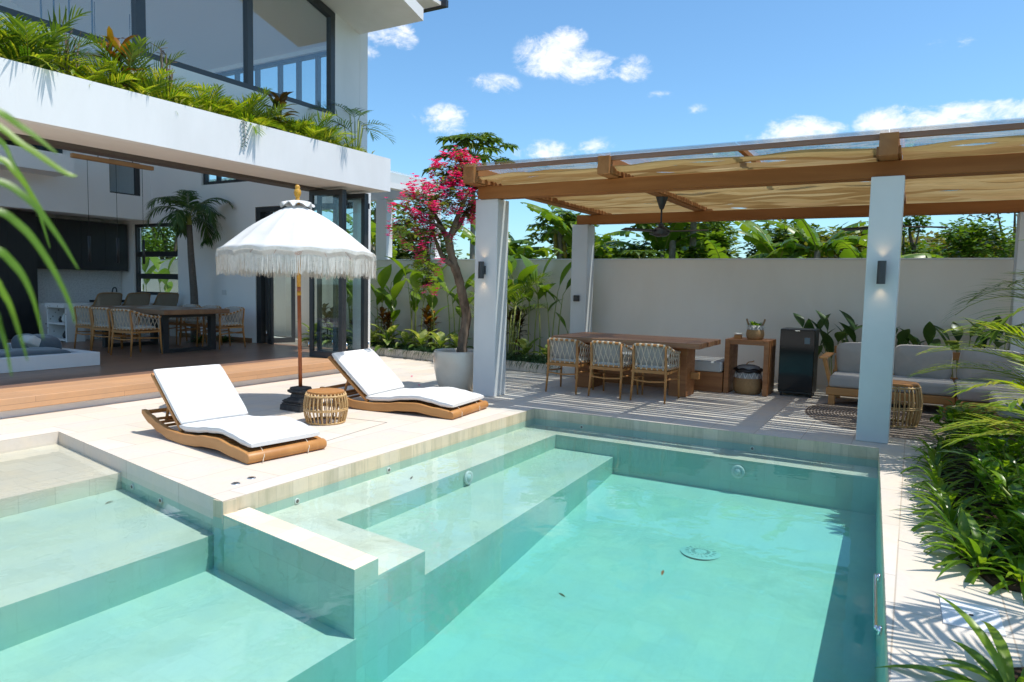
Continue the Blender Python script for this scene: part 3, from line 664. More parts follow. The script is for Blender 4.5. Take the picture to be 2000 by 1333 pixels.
# side windows: upper strip, kitchen window
def sidewin(y0, y1, z0, z1, yb=(), zb=(), fw=.07):
    w = thing('side_window', None, None); w.parent = vl
    def fb(a, b, c, dd, n='frame'): MB().box(XR+.05, XR+.13, a, b, c, dd).build(n, DARKFR, w, smooth=False)
    fb(y0, y1, z0, z0+fw); fb(y0, y1, z1-fw, z1); fb(y0, y0+fw, z0+fw, z1-fw); fb(y1-fw, y1, z0+fw, z1-fw)
    for y in yb: fb(y-fw/2, y+fw/2, z0+fw, z1-fw, 'mullion')
    for z in zb: fb(y0+fw, y1-fw, z-.06, z+.06, 'transom')
    MB().box(XR+.085, XR+.092, y0+fw, y1-fw, z0+fw, z1-fw).build('pane', GLASS, w, smooth=False)
sidewin(9.35, 13.15, 3.45, 5.70, (9.86, 10.36, 10.86, 11.5, 12.1, 12.7))
sidewin(13.98, 15.6, 1.10, 2.70, (), (1.52, 2.02))
# mezzanine front, kitchen niche
mw0, mw1 = 8.71, 9.40
for (x0, x1, z0, z1) in ((4.0, mw0, 2.76, 7.5), (mw1, XR-.002, 2.76, 7.0), (mw0, mw1, 2.76, 3.27), (mw0, mw1, 3.98, 7.0)): vb('mezzanine_wall', x0, x1, 14.9, 15.05, z0, z1, mat=INT)
vb('mezzanine_floor', 4.0, XR-.002, 15.052, 16.098, 2.78, 2.9, mat=INT)
mwf = thing('inner_window', None, None); mwf.parent = vl
MB().box(mw0+.03, mw1-.03, 14.96, 14.966, 3.30, 3.95).build('pane', GLASS_UP, mwf, smooth=False)
for b in ((mw0, mw1, 3.27, 3.30), (mw0, mw1, 3.95, 3.98), (mw0, mw0+.03, 3.30, 3.95), (mw1-.10, mw1, 3.30, 3.95)): MB().box(b[0], b[1], 14.93, 14.99, b[2], b[3]).build('frame', DARKFR, mwf, smooth=False)
vb('balcony_slab', 4.0, 7.62, 14.2, 14.898, 3.44, 3.80, mat=INT)
vb('clerestory_window', 4.0, 7.76, 14.86, 14.897, 3.86, 4.35, mat=BLACKGL)
vb('skirting', XR-.014, XR-.001, 11.62, 13.97, ZF+.001, ZF+.09, mat=SLAB)
vb('light_switch', XR-.012, XR-.001, 12.38, 12.52, 1.16, 1.26, mat=pbr('switch_white', (.7, .7, .7), rough=.4))
# folding doors: parked leaves at the right end of the front, and at the side opening
def doorleaf(parent, p0, p1, z0, z1, lab=None):
    a, b = Vector((*p0, 0)), Vector((*p1, 0)); L = (b-a).length; M = rot('Z', atan2(b.y-a.y, b.x-a.x)); e = thing('door_leaf', None, None); e.parent = parent
    e.location = a; e.rotation_euler = (0, 0, atan2(b.y-a.y, b.x-a.x))
    fw = .075
    for (x0, x1, c, dd, n) in ((0, L, z0, z0+.10, 'rail'), (0, L, z1-.08, z1, 'rail'), (0, fw, z0+.10, z1-.08, 'stile'), (L-fw, L, z0+.10, z1-.08, 'stile')):
        MB().box(x0, x1, -.025, .025, c, dd).build(n, DARKFR, e, smooth=False, bev=.004)
    MB().box(fw, L-fw, -.004, .004, z0+.10, z1-.08).build('pane', GLASS, e, smooth=False)
    for zz in (z0+.16, z1-.25): MB().tube([(0.0, -.034, zz), (0, -.034, zz+.09)], .011, 8).build('hinge', CHROME if zz < 1 else BLACK, e)
fd = thing('folding_doors', 'black framed glass folding doors parked at the house corner', 'folding door', (0, 0, 0))
z0, z1 = ZF+.004, 2.962
doorleaf(fd, (8.44, 8.75), (8.50, 8.07), z0, z1)
doorleaf(fd, (8.55, 8.07), (8.62, 8.75), z0, z1)
doorleaf(fd, (8.99, 8.75), (9.02, 8.06), z0, z1)
doorleaf(fd, (9.07, 8.06), (9.12, 8.75), z0, z1)
fd2 = thing('folding_doors', 'black framed glass folding door open at the side garden opening', 'folding door', (0, 0, 0))
z1 = 2.92
MB().box(XR+.01, XR+.19, 11.36, 11.49, ZF+.001, z1).build('jamb', DARKFR, fd2, smooth=False)
MB().box(XR+.01, XR+.19, 8.902, 11.36, z1-.09, z1).build('head_track', DARKFR, fd2, smooth=False)
doorleaf(fd2, (XR+.08, 11.30), (XR+.62, 11.06), z0, z1-.1)
doorleaf(fd2, (XR+.05, 11.20), (XR-.03, 10.98), z0, z1-.1)
# glass-roofed passage canopy between the house and the garden wall
cn = thing('passage_canopy', 'white beam and post canopy over the side passage by the house', 'canopy', (0, 0, 0))
MB().box(9.84, 12.25, 8.78, 8.94, 3.29, 3.58).build('beam', PLASTER, cn, smooth=False)
MB().box(12.0, 12.2, 8.945, 16, 3.30, 3.57).build('beam', PLASTER, cn, smooth=False)
MB().box(12.0, 12.2, 10.12, 10.42, 2.002, 3.298).build('post', PLASTER, cn, smooth=False)
MB().box(12.0, 12.2, 8.80, 8.96, 2.002, 3.288).build('post', PLASTER, cn, smooth=False)
MB().box(9.85, 12.3, 8.70, 16, 3.59, 3.602).build('roof_glass', GLASS_ROOF, cn, smooth=False)
# ---------------------------------------------------------------- sunbeds
def interp(tab, s):
    for (a, b) in zip(tab, tab[1:]):
        if s <= b[0]:
            t = (s-a[0])/(b[0]-a[0]); t = t*t*(3-2*t) if len(tab) > 4 else t
            return [lerp(a[i], b[i], t) for i in range(1, len(a))]
    return list(tab[-1][1:])
PIPING = pbr('cushion_piping', (.66, .655, .64), rough=.9)
RAIL = [(0, 0, .092), (.2, .018, .112), (.45, .045, .142), (.65, .036, .132), (.85, .012, .106), (1.05, 0, .094), (1.25, .008, .100), (1.45, .048, .136), (1.62, .105, .186), (1.77, .168, .232)]
SEAT = [(.0, .108), (.12, .122), (.28, .148), (.45, .166), (.65, .150), (.85, .118), (1.02, .104), (1.16, .108)]
def make_lounger(label, loc, rz, W2, bl):
    t = thing('sun_lounger', label, 'sun lounger', loc, rz, 'teak sunbeds on the pool deck')
    for sgn in (-1, 1):
        mb = MB(); n = 40; vs = []; y0, y1 = sgn*W2, sgn*(W2-.042)
        for i in range(n+1):
            s_ = 1.77*i/n; b, tp = interp(RAIL, s_)
            if i == 0: b, tp = .012, .080
            if i == n: b, tp = .185, .222
            vs += [(s_, y0, b), (s_, y0, tp), (s_, y1, tp), (s_, y1, b)]
        fs = [(0, 1, 2, 3), (4*n+3, 4*n+2, 4*n+1, 4*n)]
        for i in range(n):
            for k in range(4): fs.append((4*i+k, 4*(i+1)+k, 4*(i+1)+(k+1) % 4, 4*i+(k+1) % 4))
        mb.add(vs, fs); mb.build('side_rail', TEAKX, t, bev=.006, auto=40)
    fb = MB().lathe([(.001, -W2-.004), (.040, -W2-.004), (.046, -W2+.006), (.046, W2-.006), (.040, W2+.004), (.001, W2+.004)], 20).build('foot_bar', TEAK, t, auto=40)
    fb.rotation_euler = (pi/2, 0, 0); fb.location = (.0, 0, .047)
    MB().box(1.72, 1.765, -W2+.044, W2-.044, .178, .212).build('head_bar', TEAK, t, smooth=False, bev=.006)
    mb = MB()
    for i in range(15):
        s_ = .07+i*.072
        if s_ > 1.12: break
        z = interp(RAIL, s_)[1]-.012; mb.box(s_, s_+.05, -W2+.043, W2-.043, z-.018, z)
    mb.build('seat_slats', TEAK, t, smooth=False)
    hx, hz = 1.13, .112; ang = radians(41)
    br = MB(); c, s = cos(ang), sin(ang)
    for yy in (-W2+.05, W2-.08): br.obox((hx+c*(bl/2+.02), yy+.015, hz+s*(bl/2+.02)-.012), (bl+.06, .035, .03), rot('Y', -ang))
    for k in range(8): br.obox((hx+c*(.06+k*.08), 0, hz+s*(.06+k*.08)-.005), (.05, 2*W2-.13, .018), rot('Y', -ang))
    b = br.build('back_frame', TEAK, t, smooth=False)
    st = MB()
    for yy in (-.24, .24): st.tube([(hx+c*.45, yy, hz+s*.45-.03), (1.56, yy, .13)], .014, 8)
    st.tube([(1.56, -.25, .13), (1.56, .25, .13)], .014, 8)
    for k in range(3): st.box(1.40+k*.07, 1.43+k*.07, -W2+.043, W2-.043, .10+k*.022, .12+k*.022)
    st.build('back_prop', TEAK, t, smooth=False)
    # cushion: seat then hinged back, rounded edges
    path = [Vector((s_, 0, z)) for s_, z in [(i/22*1.14, interp(SEAT, i/22*1.14)[0]) for i in range(23)]]
    nseat = len(path)
    back = [Vector((hx+c*q-.012, 0, hz+s*q+.022)) for q in [.02+i*bl/10 for i in range(11)]]
    def slab(pts, name, th=.066, hw=W2-.036):
        mb = MB(); sec = []
        for i, p in enumerate(pts):
            tg = (pts[min(i+1, len(pts)-1)]-pts[max(i-1, 0)]).normalized(); nn = Vector((-tg.z, 0, tg.x))
            e = min(i, len(pts)-1-i); k = .55 if e == 0 else (.9 if e == 1 else 1.0); ring = []
            for a in range(20):
                q = 2*pi*a/20; cx, cz = cos(q), sin(q)
                yy = hw*(1 if cx > 0 else -1)*abs(cx)**.22; zz = th*.5*(1 if cz > 0 else -1)*abs(cz)**.55*k
                yy *= (1 if e > 0 else .985)
                ring.append(p + Vector((0, yy, 0)) + nn*(zz + th*.5 + .004*mnoise.noise(Vector((p.x*5+loc[0], yy*5, loc[1])))))
            sec.append(ring)
        vs = [q for r in sec for q in r]; fs = [tuple(range(20)), tuple(reversed(range((len(pts)-1)*20, len(pts)*20)))]
        for i in range(len(pts)-1):
            for k in range(20): fs.append((i*20+k, (i+1)*20+k, (i+1)*20+(k+1) % 20, i*20+(k+1) % 20))
        mb.add(vs, fs)
        for q in (1, 8, 11, 18): mb.tube([r[q] for r in sec], .0042, 5, mi=1)
        return mb.build(name, [CANVAS, PIPING], t, auto=60)
    slab(path, 'seat_cushion'); slab(back, 'back_cushion')
    for yy in (-.20, .23):
        MB().tube(smooth_path([(.045, yy, .125), (.0, yy+.004, .099), (-.044, yy+.01, .06), (-.050, yy+.022, .035), (-.062, yy+.035, .012)], 4), .0035, 6).build('tie_cord', ROPE, t)
    return t
make_lounger('white cushioned teak sunbed, the nearer one at the deck corner', (4.05, 4.47, .001), atan2(1, .135), .372, .655)
make_lounger('white cushioned teak sunbed, the farther one beside the white pillar', (6.57, 4.32, .001), atan2(1, -.10), .425, .68)

# ---------------------------------------------------------------- rattan drums
def rattan_drum(name, label, loc, r, h, n, group=None, shelf=False):
    t = thing(name, label, 'side table', loc, .2, group)
    MB().lathe([(.001, h-.028), (r*.80, h-.028), (r*.84, h-.024), (r*.855, h-.012), (r*.84, h-.002), (r*.80, h), (.001, h)], 40).build('top', TEAK, t, auto=50)
    mb = MB()
    def prof(z): return r*(.80 + .20*sin(pi*min(max(.08+.84*z/h, 0), 1)))
    for (z, rr) in ((.012, .011), (h*.42, .008), (h*.46, .006), (h-.045, .011)):
        R_ = prof(z)
        mb.lathe([(R_+rr*cos(a), z+rr*sin(a)) for a in [2*pi*k/8 for k in range(8)]], 40, closed=True)
    mb.build('hoops', RATTAN, t)
    mb = MB()
    for k in range(n):
        a = 2*pi*k/n; mb.tube([(prof(z)*cos(a), prof(z)*sin(a), z) for z in [h*.015+(h*.93)*i/8 for i in range(9)]], .0078 if r < .3 else .0085, 6)
    mb.build('ribs', RATTAN, t)
    mb = MB()
    for k in range(0, n, 2):
        a = 2*pi*(k+.5)/n; q = .86; mb.tube([(prof(z)*cos(a)*q, prof(z)*sin(a)*q, z) for z in (h*.04, h*.35, h*.65, h*.9)], .006, 5)
    if shelf: mb.lathe([(.001, h*.30), (r*.7, h*.30), (r*.7, h*.33), (.001, h*.33)], 24)
    mb.build('inner_ribs', RATTAN, t)
    return t
rattan_drum('rattan_stool', 'small round rattan drum table between the two sunbeds', (5.29, 5.26, .001), .222, .335, 30)
rattan_drum('rattan_table', 'large round rattan drum table on the braided rug behind the front pillar', (8.80, .125, .012), .268, .475, 34)

# ---------------------------------------------------------------- parasol
um = thing('parasol', 'white fringed Balinese parasol on red and gold pole', 'parasol', (5.67, 6.03, 0))
mb = MB()
def sq(z0, z1, w0, w1=None):
    w1 = w1 or w0
    mb.add([(-w0, -w0, z0), (w0, -w0, z0), (w0, w0, z0), (-w0, w0, z0), (-w1, -w1, z1), (w1, -w1, z1), (w1, w1, z1), (-w1, w1, z1)], [(3, 2, 1, 0), (4, 5, 6, 7), (0, 1, 5, 4), (1, 2, 6, 5), (2, 3, 7, 6), (3, 0, 4, 7)])
for a in ((.001, .065, .165, .160), (.067, .085, .150), (.087, .105, .135, .150), (.107, .125, .150, .125), (.127, .145, .115, .095), (.147, .185, .085, .075), (.187, .205, .080, .105), (.207, .232, .108, .104), (.234, .262, .09, .082)): sq(*a)
mb.build('base', STONEB, um, smooth=False, bev=.006)
lean = Vector((.012, .030, 0))
def pp(z): return Vector((lean.x*z, lean.y*z, z))
MB().tube([pp(.26), pp(1.30)], .0215, 14).build('pole', REDWOOD, um)
pu = MB(); pu.tube([pp(1.301), pp(1.35)], .0235, 14); pu.tube([pp(1.40), pp(1.78)], .0235, 14); pu.build('pole_gold_band', GOLD, um)
MB().tube([pp(1.351), pp(1.399)], .022, 14).build('pole_band', REDWOOD, um); MB().tube([pp(1.781), pp(2.34)], .0215, 14).build('pole', REDWOOD, um)
A = Vector((0, 0, 0)) + pp(2.33); NR = 16; RR = .865
def canopy(u, v):
    a = 2*pi*u; k = (u*NR) % 1.0; sag = sin(pi*k)
    r = .028 + (RR-.028)*v; z = 2.325 - .555*(v**1.12) + .028*sin(pi*v)
    z += sag*(-.030*v + .052*v**9) ; r *= 1-.028*sag*v
    z += .010*mnoise.noise(Vector((cos(a)*3*v, sin(a)*3*v, v*4)))
    z += -.02*v*cos(a-.6)
    return (r*cos(a)+lean.x*z, r*sin(a)+lean.y*z, z)
mb = MB(); mb.grid(canopy, NR*8, 14); cnp = mb.build('canopy', CLOTH, um)
so = cnp.modifiers.new('thick', 'SOLIDIFY'); so.thickness = .004
mb = MB()
for k in range(NR): mb.tube([Vector(canopy(k/NR, .04+.95*i/9))+Vector((0, 0, .002)) for i in range(10)], .0045, 5, flat=.6)
mb.build('seams', CLOTH, um)
mb = MB()
for k in range(NR):
    P = [Vector(canopy(k/NR, v))+Vector((0, 0, -.012)) for v in (.03, .25, .5, .75, .985)]; mb.tube(P, .006, 6)
    mb.tube([Vector(canopy(k/NR, .52))+Vector((0, 0, -.016)), pp(1.80)+Vector((cos(2*pi*k/NR), sin(2*pi*k/NR), 0))*.03], .005, 5)
mb.lathe([(.024, 1.76), (.04, 1.77), (.04, 1.82), (.024, 1.83)], 16, (lean.x*1.8, lean.y*1.8, 0)); mb.build('ribs', REDWOOD, um)
mb = MB()   # small ruffled cap
def cap(u, v):
    a = 2*pi*u; r = .03+.150*v; z = 2.372-.035*v-.022*v*v + .022*v*sin(a*8) + .008*v*sin(a*13+1)
    return (r*cos(a)*(1+.05*v*cos(a*8))+lean.x*z, r*sin(a)*(1+.05*v*cos(a*8))+lean.y*z, z)
mb.grid(cap, 96, 5); c2 = mb.build('cap_ruffle', CLOTH, um); so = c2.modifiers.new('thick', 'SOLIDIFY'); so.thickness = .003
f_ = MB(); f_.lathe([(.02, 2.33), (.032, 2.345), (.022, 2.36), (.030, 2.375), (.024, 2.39), (.020, 2.405), (.034, 2.43), (.041, 2.46), (.036, 2.49), (.022, 2.505), (.030, 2.52), (.018, 2.545), (.001, 2.55)], 20, (lean.x*2.4, lean.y*2.4, 0)); f_.build('finial', GOLD, um)
rg = random.Random(3)
def rim(u): return Vector(canopy(u, 1.0))
mb = MB(); mb.grid(lambda u, v: tuple(rim(u)*1.0 + Vector((cos(2*pi*u), sin(2*pi*u), 0))*.004 + Vector((0, 0, .004-.032*v))), NR*8, 1); mb.build('braid_band', FRINGE, um)
mb = MB(); n = 430
for layer in (0, 1):
    for k in range(n):      # knotted net under the rim
        u = k/n; u2 = (k + (2.2 if layer else -2.2))/n
        o = Vector((cos(2*pi*u), sin(2*pi*u), 0))*(.004+.003*layer)
        mb.tube([rim(u)+o+Vector((0, 0, -.026)), rim(u2)+o+Vector((0, 0, -.078))], .0021, 4, False)
mb.build('fringe_net', FRINGE, um)
mb = MB(); n = 1500
for k in range(n):
    u = (k+rg.random())/n; p = rim(u); o = Vector((cos(2*pi*u), sin(2*pi*u), 0)); L = .150+.05*rg.random()
    tw = Vector((-o.y, o.x, 0)); sw = (rg.random()-.5)*.022; w0 = .0016+.0016*rg.random()
    pts = [p+o*(.002+.006*rg.random())+Vector((0, 0, -.072)), p+o*.006*rg.random()+tw*sw*.4+Vector((0, 0, -.072-L*.5)), p+o*(.008*rg.random()-.002)+tw*sw+Vector((0, 0, -.072-L))]
    mb.ribbon(pts, [w0, w0*1.1, w0*.8], (tw*.8+o*(rg.random()-.5)).normalized())
mb.build('fringe_strands', FRINGE, um)

# ---------------------------------------------------------------- rope armchairs
def make_chair(label, group):
    t = thing('rope_chair', label, 'chair', (0, 0, 0), 0, group)
    bw, fwid, dp = .215, .245, .25
    hb, ha, hs = .735, .625, .40
    def leg(pts, rr): return MB().tube(pts, rr, 10).build('leg', TEAK, t)
    for s in (-1, 1):
        leg([(-dp-.045, s*(bw+.012), .001), (-dp-.01, s*(bw+.004), .30), (-dp, s*bw, .45), (-dp-.035, s*bw, hb-.005)], [.012, .018, .019, .015])
        leg([(dp+.02, s*(fwid+.01), .001), (dp, s*fwid, .30), (dp-.005, s*fwid, .45), (dp-.01, s*fwid, ha-.005)], [.012, .017, .018, .013])
    rl = smooth_path([(dp+.015, fwid, ha), (dp-.12, fwid+.004, ha+.004), (-.05, fwid, ha+.035), (-dp+.06, bw+.02, hb-.03), (-dp-.03, bw-.03, hb), (-dp-.05, 0, hb+.004),
                      (-dp-.03, -bw+.03, hb), (-dp+.06, -bw-.02, hb-.03), (-.05, -fwid, ha+.035), (dp-.12, -fwid-.004, ha+.004), (dp+.015, -fwid, ha)], 8)
    MB().tube(rl, .0165, 10).build('top_rail', TEAK, t)
    lo = smooth_path([(dp, fwid, hs+.03), (0, fwid-.01, hs+.03), (-dp+.03, bw+.005, hs+.03), (-dp-.005, bw-.03, hs+.03), (-dp-.015, 0, hs+.03), (-dp-.005, -bw+.03, hs+.03), (-dp+.03, -bw-.005, hs+.03), (0, -fwid+.01, hs+.03), (dp, -fwid, hs+.03)], 10)
    mb = MB(); mb.tube(lo, .012, 8)
    mb.box(dp-.012, dp+.012, -fwid, fwid, hs-.03, hs+.015); mb.box(-dp-.012, dp-.013, fwid-.022, fwid, hs-.03, hs+.0); mb.box(-dp-.012, dp-.013, -fwid, -fwid+.022, hs-.03, hs+.0); mb.box(-dp-.012, -dp+.012, -bw, bw, hs-.03, hs+.01)
    mb.build('seat_frame', TEAK, t, auto=40)
    mb = MB(); mb.tube(smooth_path([(-dp-.012, -bw, .275), (-dp-.03, 0, .262), (-dp-.012, bw, .275)], 6), .018, 8, flat=.6)
    for s in (-1, 1): mb.tube([(-dp-.005, s*bw, .30), (dp-.004, s*fwid, .27)], .011, 8)
    mb.build('stretcher', TEAK, t)
    # rope net between the rails
    def along(path, u):
        L = [0]
        for a, b in zip(path, path[1:]): L.append(L[-1]+(b-a).length)
        q = u*L[-1]
        for i in range(len(path)-1):
            if q <= L[i+1]+1e-9: return path[i].lerp(path[i+1], (q-L[i])/max(L[i+1]-L[i], 1e-9))
        return path[-1]
    mb = MB(); n = 19
    for k in range(n+1):
        u0 = .025+.95*k/n
        for dlt in (-1.25, 1.25):
            u1 = min(max(u0+dlt/n, .015), .985); a = along(rl, u0); b = along(lo, u1); m = a.lerp(b, .5)
            out = Vector((m.x, m.y, 0)); out = out.normalized()*.006*(1 if dlt > 0 else -1) if out.length > 0 else out
            mb.tube([a, m+out, b], .0052, 5, False)
        a = along(rl, u0); a2 = along(rl, min(u0+.010, 1)); mb.tube([a-(a2-a), a, a2], .0205, 8)
        b = along(lo, u0); b2 = along(lo, min(u0+.007, 1)); mb.tube([b-(b2-b)*.6, b2], .0155, 6)
    mb.build('rope_net', ROPE, t)
    def cush(name, c, sz, M, mat):
        mb = MB()
        def P(u, v):
            a, b = 2*pi*u, pi*(v-.5); cc = cos(b)
            x = (1 if cos(a) > 0 else -1)*abs(cos(a))**.45*abs(cc)**.5; y = (1 if sin(a) > 0 else -1)*abs(sin(a))**.45*abs(cc)**.5; z = (1 if sin(b) > 0 else -1)*abs(sin(b))**.8
            return tuple(Vector(c)+M @ Vector((x*sz[0]/2, y*sz[1]/2, z*sz[2]/2)))
        mb.grid(P, 28, 12); return mb.build(name, mat, t)
    cush('seat_cushion', (.0, 0, hs+.045), (.46, .44, .075), Matrix.Identity(3), CUSHL)
    cush('back_cushion', (-dp+.05, 0, hs+.205), (.31, .40, .10), rot('Y', radians(78)), CUSHG)
    return t
G1 = 'rope armchairs at the outdoor table'
ch = make_chair('rope armchair at the outdoor table, leftmost of the three by the pool', G1)
ch.location = (8.93, 4.17, .001); ch.rotation_euler = (0, 0, .03)
dup(ch, (8.90, 3.50, .001), -.02, 'rope armchair at the outdoor table, middle of the three by the pool')
dup(ch, (8.92, 2.92, .001), .02, 'rope armchair at the outdoor table, rightmost of the three by the pool')
# outdoor table, bench, cabinet, fridge
t = thing('outdoor_table', 'long thick planked wooden dining table under the pergola', 'table', (0, 0, 0))
for k in range(8):
    x0 = 8.98+k*.145; MB().box(x0, x0+.1435, 2.36+.006*(k % 3), 4.50+.007*(k % 2), .692, .762-.0006*(k % 2)).build('plank', TABLEW, t, smooth=False, bev=.005)
for (a, b) in ((2.62, 2.86), (4.0, 4.24)): MB().box(9.33, 9.75, a, b, .001, .690).build('leg', CABW, t, smooth=False, bev=.006)
MB().box(9.50, 9.60, 2.862, 3.998, .22, .34).build('stretcher', CABW, t, smooth=False, bev=.005)
MB().box(9.515, 9.585, 2.50, 2.618, .235, .325).build('tenon', TEAK, t, smooth=False, bev=.004)
t = thing('bench', 'low built wooden bench with grey seat cushion behind the outdoor table', 'bench', (0, 0, 0))
MB().box(10.08, 10.75, 2.31, 4.62, .001, .288).build('base', CABW, t, smooth=False, bev=.004)
for k in range(2): MB().box(10.07, 10.74, 2.325+k*1.15, 3.465+k*1.15, .290, .445).build('seat_cushion', CUSHL, t, bev=.03, seg=4, auto=60)
t = thing('side_cabinet', 'open slatted wooden side table between bench and fridge', 'side table', (0, 0, 0))
MB().box(10.10, 10.66, 2.232, 2.298, .001, .775).build('side_panel', CABW, t, smooth=False, bev=.004)
MB().box(10.10, 10.66, 1.70, 1.766, .001, .775).build('side_panel', CABW, t, smooth=False, bev=.004)
mb = MB()
for k in range(8): mb.box(10.10+k*.0705, 10.165+k*.0705, 1.768, 2.230, .735, .774)
mb.build('top_slats', CABW, t, smooth=False)
mb = MB(); mb.box(10.105, 10.15, 1.768, 2.230, .705, .734); mb.build('front_rail', CABW, t, smooth=False)
def basket(name, label, loc, r, h, lid):
    t = thing(name, label, 'basket', loc, 0)
    pr = [(.001, .0), (r*.80, .0), (r*.92, h*.10), (r, h*.32), (r*.98, h*.5), (r*.9, h*.68)]
    MB().lathe(pr, 32).build('weave', BASKETW, t)
    mb = MB(); mb.lathe([(r*.9, h*.68), (r*.84, h*.80), (r*.78, h), (r*.74, h), (r*.8, h*.72)], 32); mb.build('collar', pbr('grey_yarn', (.36, .34, .32), rough=.95), t)
    mb = MB(); n = 14
    for k in range(n):
        a0 = 2*pi*k/n; a1 = 2*pi*(k+.5)/n; a2 = 2*pi*(k+1)/n
        def q(a, zz): rr = lerp(r*.915, r*.80, (zz-.68)/.32)+.004; return (rr*cos(a), rr*sin(a), zz*h)
        mb.tube([q(a0, .69), q(a1, .97), q(a2, .69)], .006 if r > .15 else .005, 5)
    mb.build('zigzag_trim', WHITEY, t)
    return t
bk = basket('lidded_basket', 'woven basket with zigzag trim and black liner under the side table', (10.30, 2.0, .001), .205, .33, True)
mb = MB(); mb.grid(lambda u, v: ((.175+.03*sin(pi*v)+.008*sin(u*50)*v)*cos(2*pi*u), (.175+.03*sin(pi*v)+.008*sin(u*50)*v)*sin(2*pi*u), .305+.06*v+.008*sin(2*pi*u*7)), 70, 6); mb.build('liner', BLACKBAG, bk)
MB().lathe([(.165, .350), (.155, .385), (.10, .405), (.001, .412)], 28).build('lid', pbr('grey_lid', (.30, .285, .27), (.20, .19, .18), 30, rough=.95), bk)
MB().tube(smooth_path([(0, .03, .41), (.0, 0, .445), (0, -.05, .455), (0, -.075, .47)], 4), .008, 6).build('lid_loop', TEAK, bk)
pb = basket('plant_basket', 'small eared basket holding a green plant on the side table', (10.36, 1.94, .776), .125, .20, False)
for s in (-1, 1): MB().tube(smooth_path([(0, s*.09, .19), (.0, s*.115, .25), (0, s*.125, .29)], 4), .014, 7, flat=.5).build('ear', RATTAN_D, pb)
lm = MB(); _r = random.Random(2)
for k in range(34):
    a = k*2.4; e = .3+1.1*_r.random(); lm.leaf((.05*cos(a)*_r.random(), .05*sin(a)*_r.random(), .16), (cos(a)*cos(e), sin(a)*cos(e), sin(e)), .085+.05*_r.random(), .04, .8, 4, .25)
lm.build('plant', L_BUSH, pb)
t = thing('coaster_stack', 'small stack of wooden coasters on the side table', 'coasters', (10.33, 2.17, .776))
for k in range(3): MB().box(-.045+.004*k, .045+.004*k, -.05, .05, .001+k*.017, .016+k*.017).build('coaster', TEAK, t, smooth=False, bev=.004)
MB().lathe([(.001, .053), (.05, .056), (.062, .066), (.066, .076), (.06, .074), (.001, .066)], 20).build('dish', WHITEY, t)
t = thing('mini_fridge', 'glossy black mini fridge with badge between side table and sofa', 'fridge', (0, 0, 0))
MB().box(10.36, 10.80, 1.145, 1.595, .045, .945).build('body', BLACK, t, smooth=False, bev=.008)
MB().box(10.315, 10.357, 1.145, 1.595, .075, .940).build('door', BLACKGL, t, smooth=False, bev=.008)
MB().box(10.311, 10.314, 1.205, 1.275, .75, .835).build('badge', pbr('badge', (.10, .13, .16), rough=.3), t, smooth=False)
MB().box(10.309, 10.314, 1.34, 1.40, .922, .931).build('handle_strip', CHROME, t, smooth=False)
for (x, y) in ((10.40, 1.18), (10.40, 1.56), (10.76, 1.18), (10.76, 1.56)): MB().tube([(x, y, .001), (x, y, .044)], .014, 10).build('foot', BLACK, t)

# ---------------------------------------------------------------- sofa, rug
def pillow(name, c, sz, M, mat, t, p=.40):
    mb = MB()
    def P(u, v):
        a, b = 2*pi*u, pi*(v-.5); cc = cos(b)
        x = (1 if cos(a) > 0 else -1)*abs(cos(a))**p*abs(cc)**.42; y = (1 if sin(a) > 0 else -1)*abs(sin(a))**p*abs(cc)**.42; z = (1 if sin(b) > 0 else -1)*abs(sin(b))**.85
        w_ = .02*mnoise.noise(Vector((x*2+c[0], y*2+c[1], z)))
        return tuple(Vector(c)+M @ Vector((x*sz[0]/2, y*sz[1]/2, z*sz[2]/2+w_)))
    mb.grid(P, 36, 16); return mb.build(name, mat, t)
so = thing('corner_sofa', 'teak corner sofa with grey cushions under the pergola', 'sofa', (0, 0, 0))
MB().box(9.86, 10.72, -.50, .93, .135, .235).build('frame', TEAK, so, smooth=False, bev=.012)
MB().box(8.42, 9.40, -1.55, -.78, .135, .235).build('frame', TEAKX, so, smooth=False, bev=.012)
MB().box(9.402, 10.72, -1.55, -.502, .135, .235).build('frame', TEAK, so, smooth=False, bev=.012)
for (x, y) in ((9.90, .86), (9.91, -.42), (9.70, -.58), (10.66, .86), (8.50, -.82), (8.50, -1.5), (9.3, -.84), (10.66, -1.45)):
    MB().prism([(x-.04, y-.04), (x+.04, y-.04), (x+.04, y+.04), (x-.04, y+.04)], .002, .134).build('leg', TEAK, so, smooth=False, bev=.006)
MB().add([(9.90, .90, .236), (10.0, .90, .236), (9.84, .99, .60), (10.02, .99, .60), (9.90, .86, .236), (10.0, .86, .236), (9.84, .95, .60), (10.02, .95, .60)], [(0, 1, 3, 2), (5, 4, 6, 7), (4, 0, 2, 6), (1, 5, 7, 3), (2, 3, 7, 6), (4, 5, 1, 0)]).build('arm_post', TEAK, so, smooth=False, bev=.004)
MB().box(10.5, 10.58, .86, .90, .236, .60).build('arm_post', TEAK, so, smooth=False, bev=.004)
MB().box(9.82, 10.66, .93, 1.03, .602, .628).build('armrest', TEAKX, so, smooth=False, bev=.006)
MB().box(10.66, 10.71, -1.50, .93, .30, .39).build('back_rail', TEAK, so, smooth=False, bev=.006); MB().box(10.68, 10.73, -1.50, .93, .62, .72).build('back_rail', TEAK, so, smooth=False, bev=.006)
for y in (-1.45, -.4, .85): MB().box(10.735, 10.775, y, y+.06, .236, .72).build('back_post', TEAK, so, smooth=False, bev=.004)
for (a, b) in ((.215, .90), (-.495, .205)): MB().box(9.87, 10.60, a, b, .238, .385).build('seat_cushion', CUSHG, so, bev=.035, seg=4, auto=60)
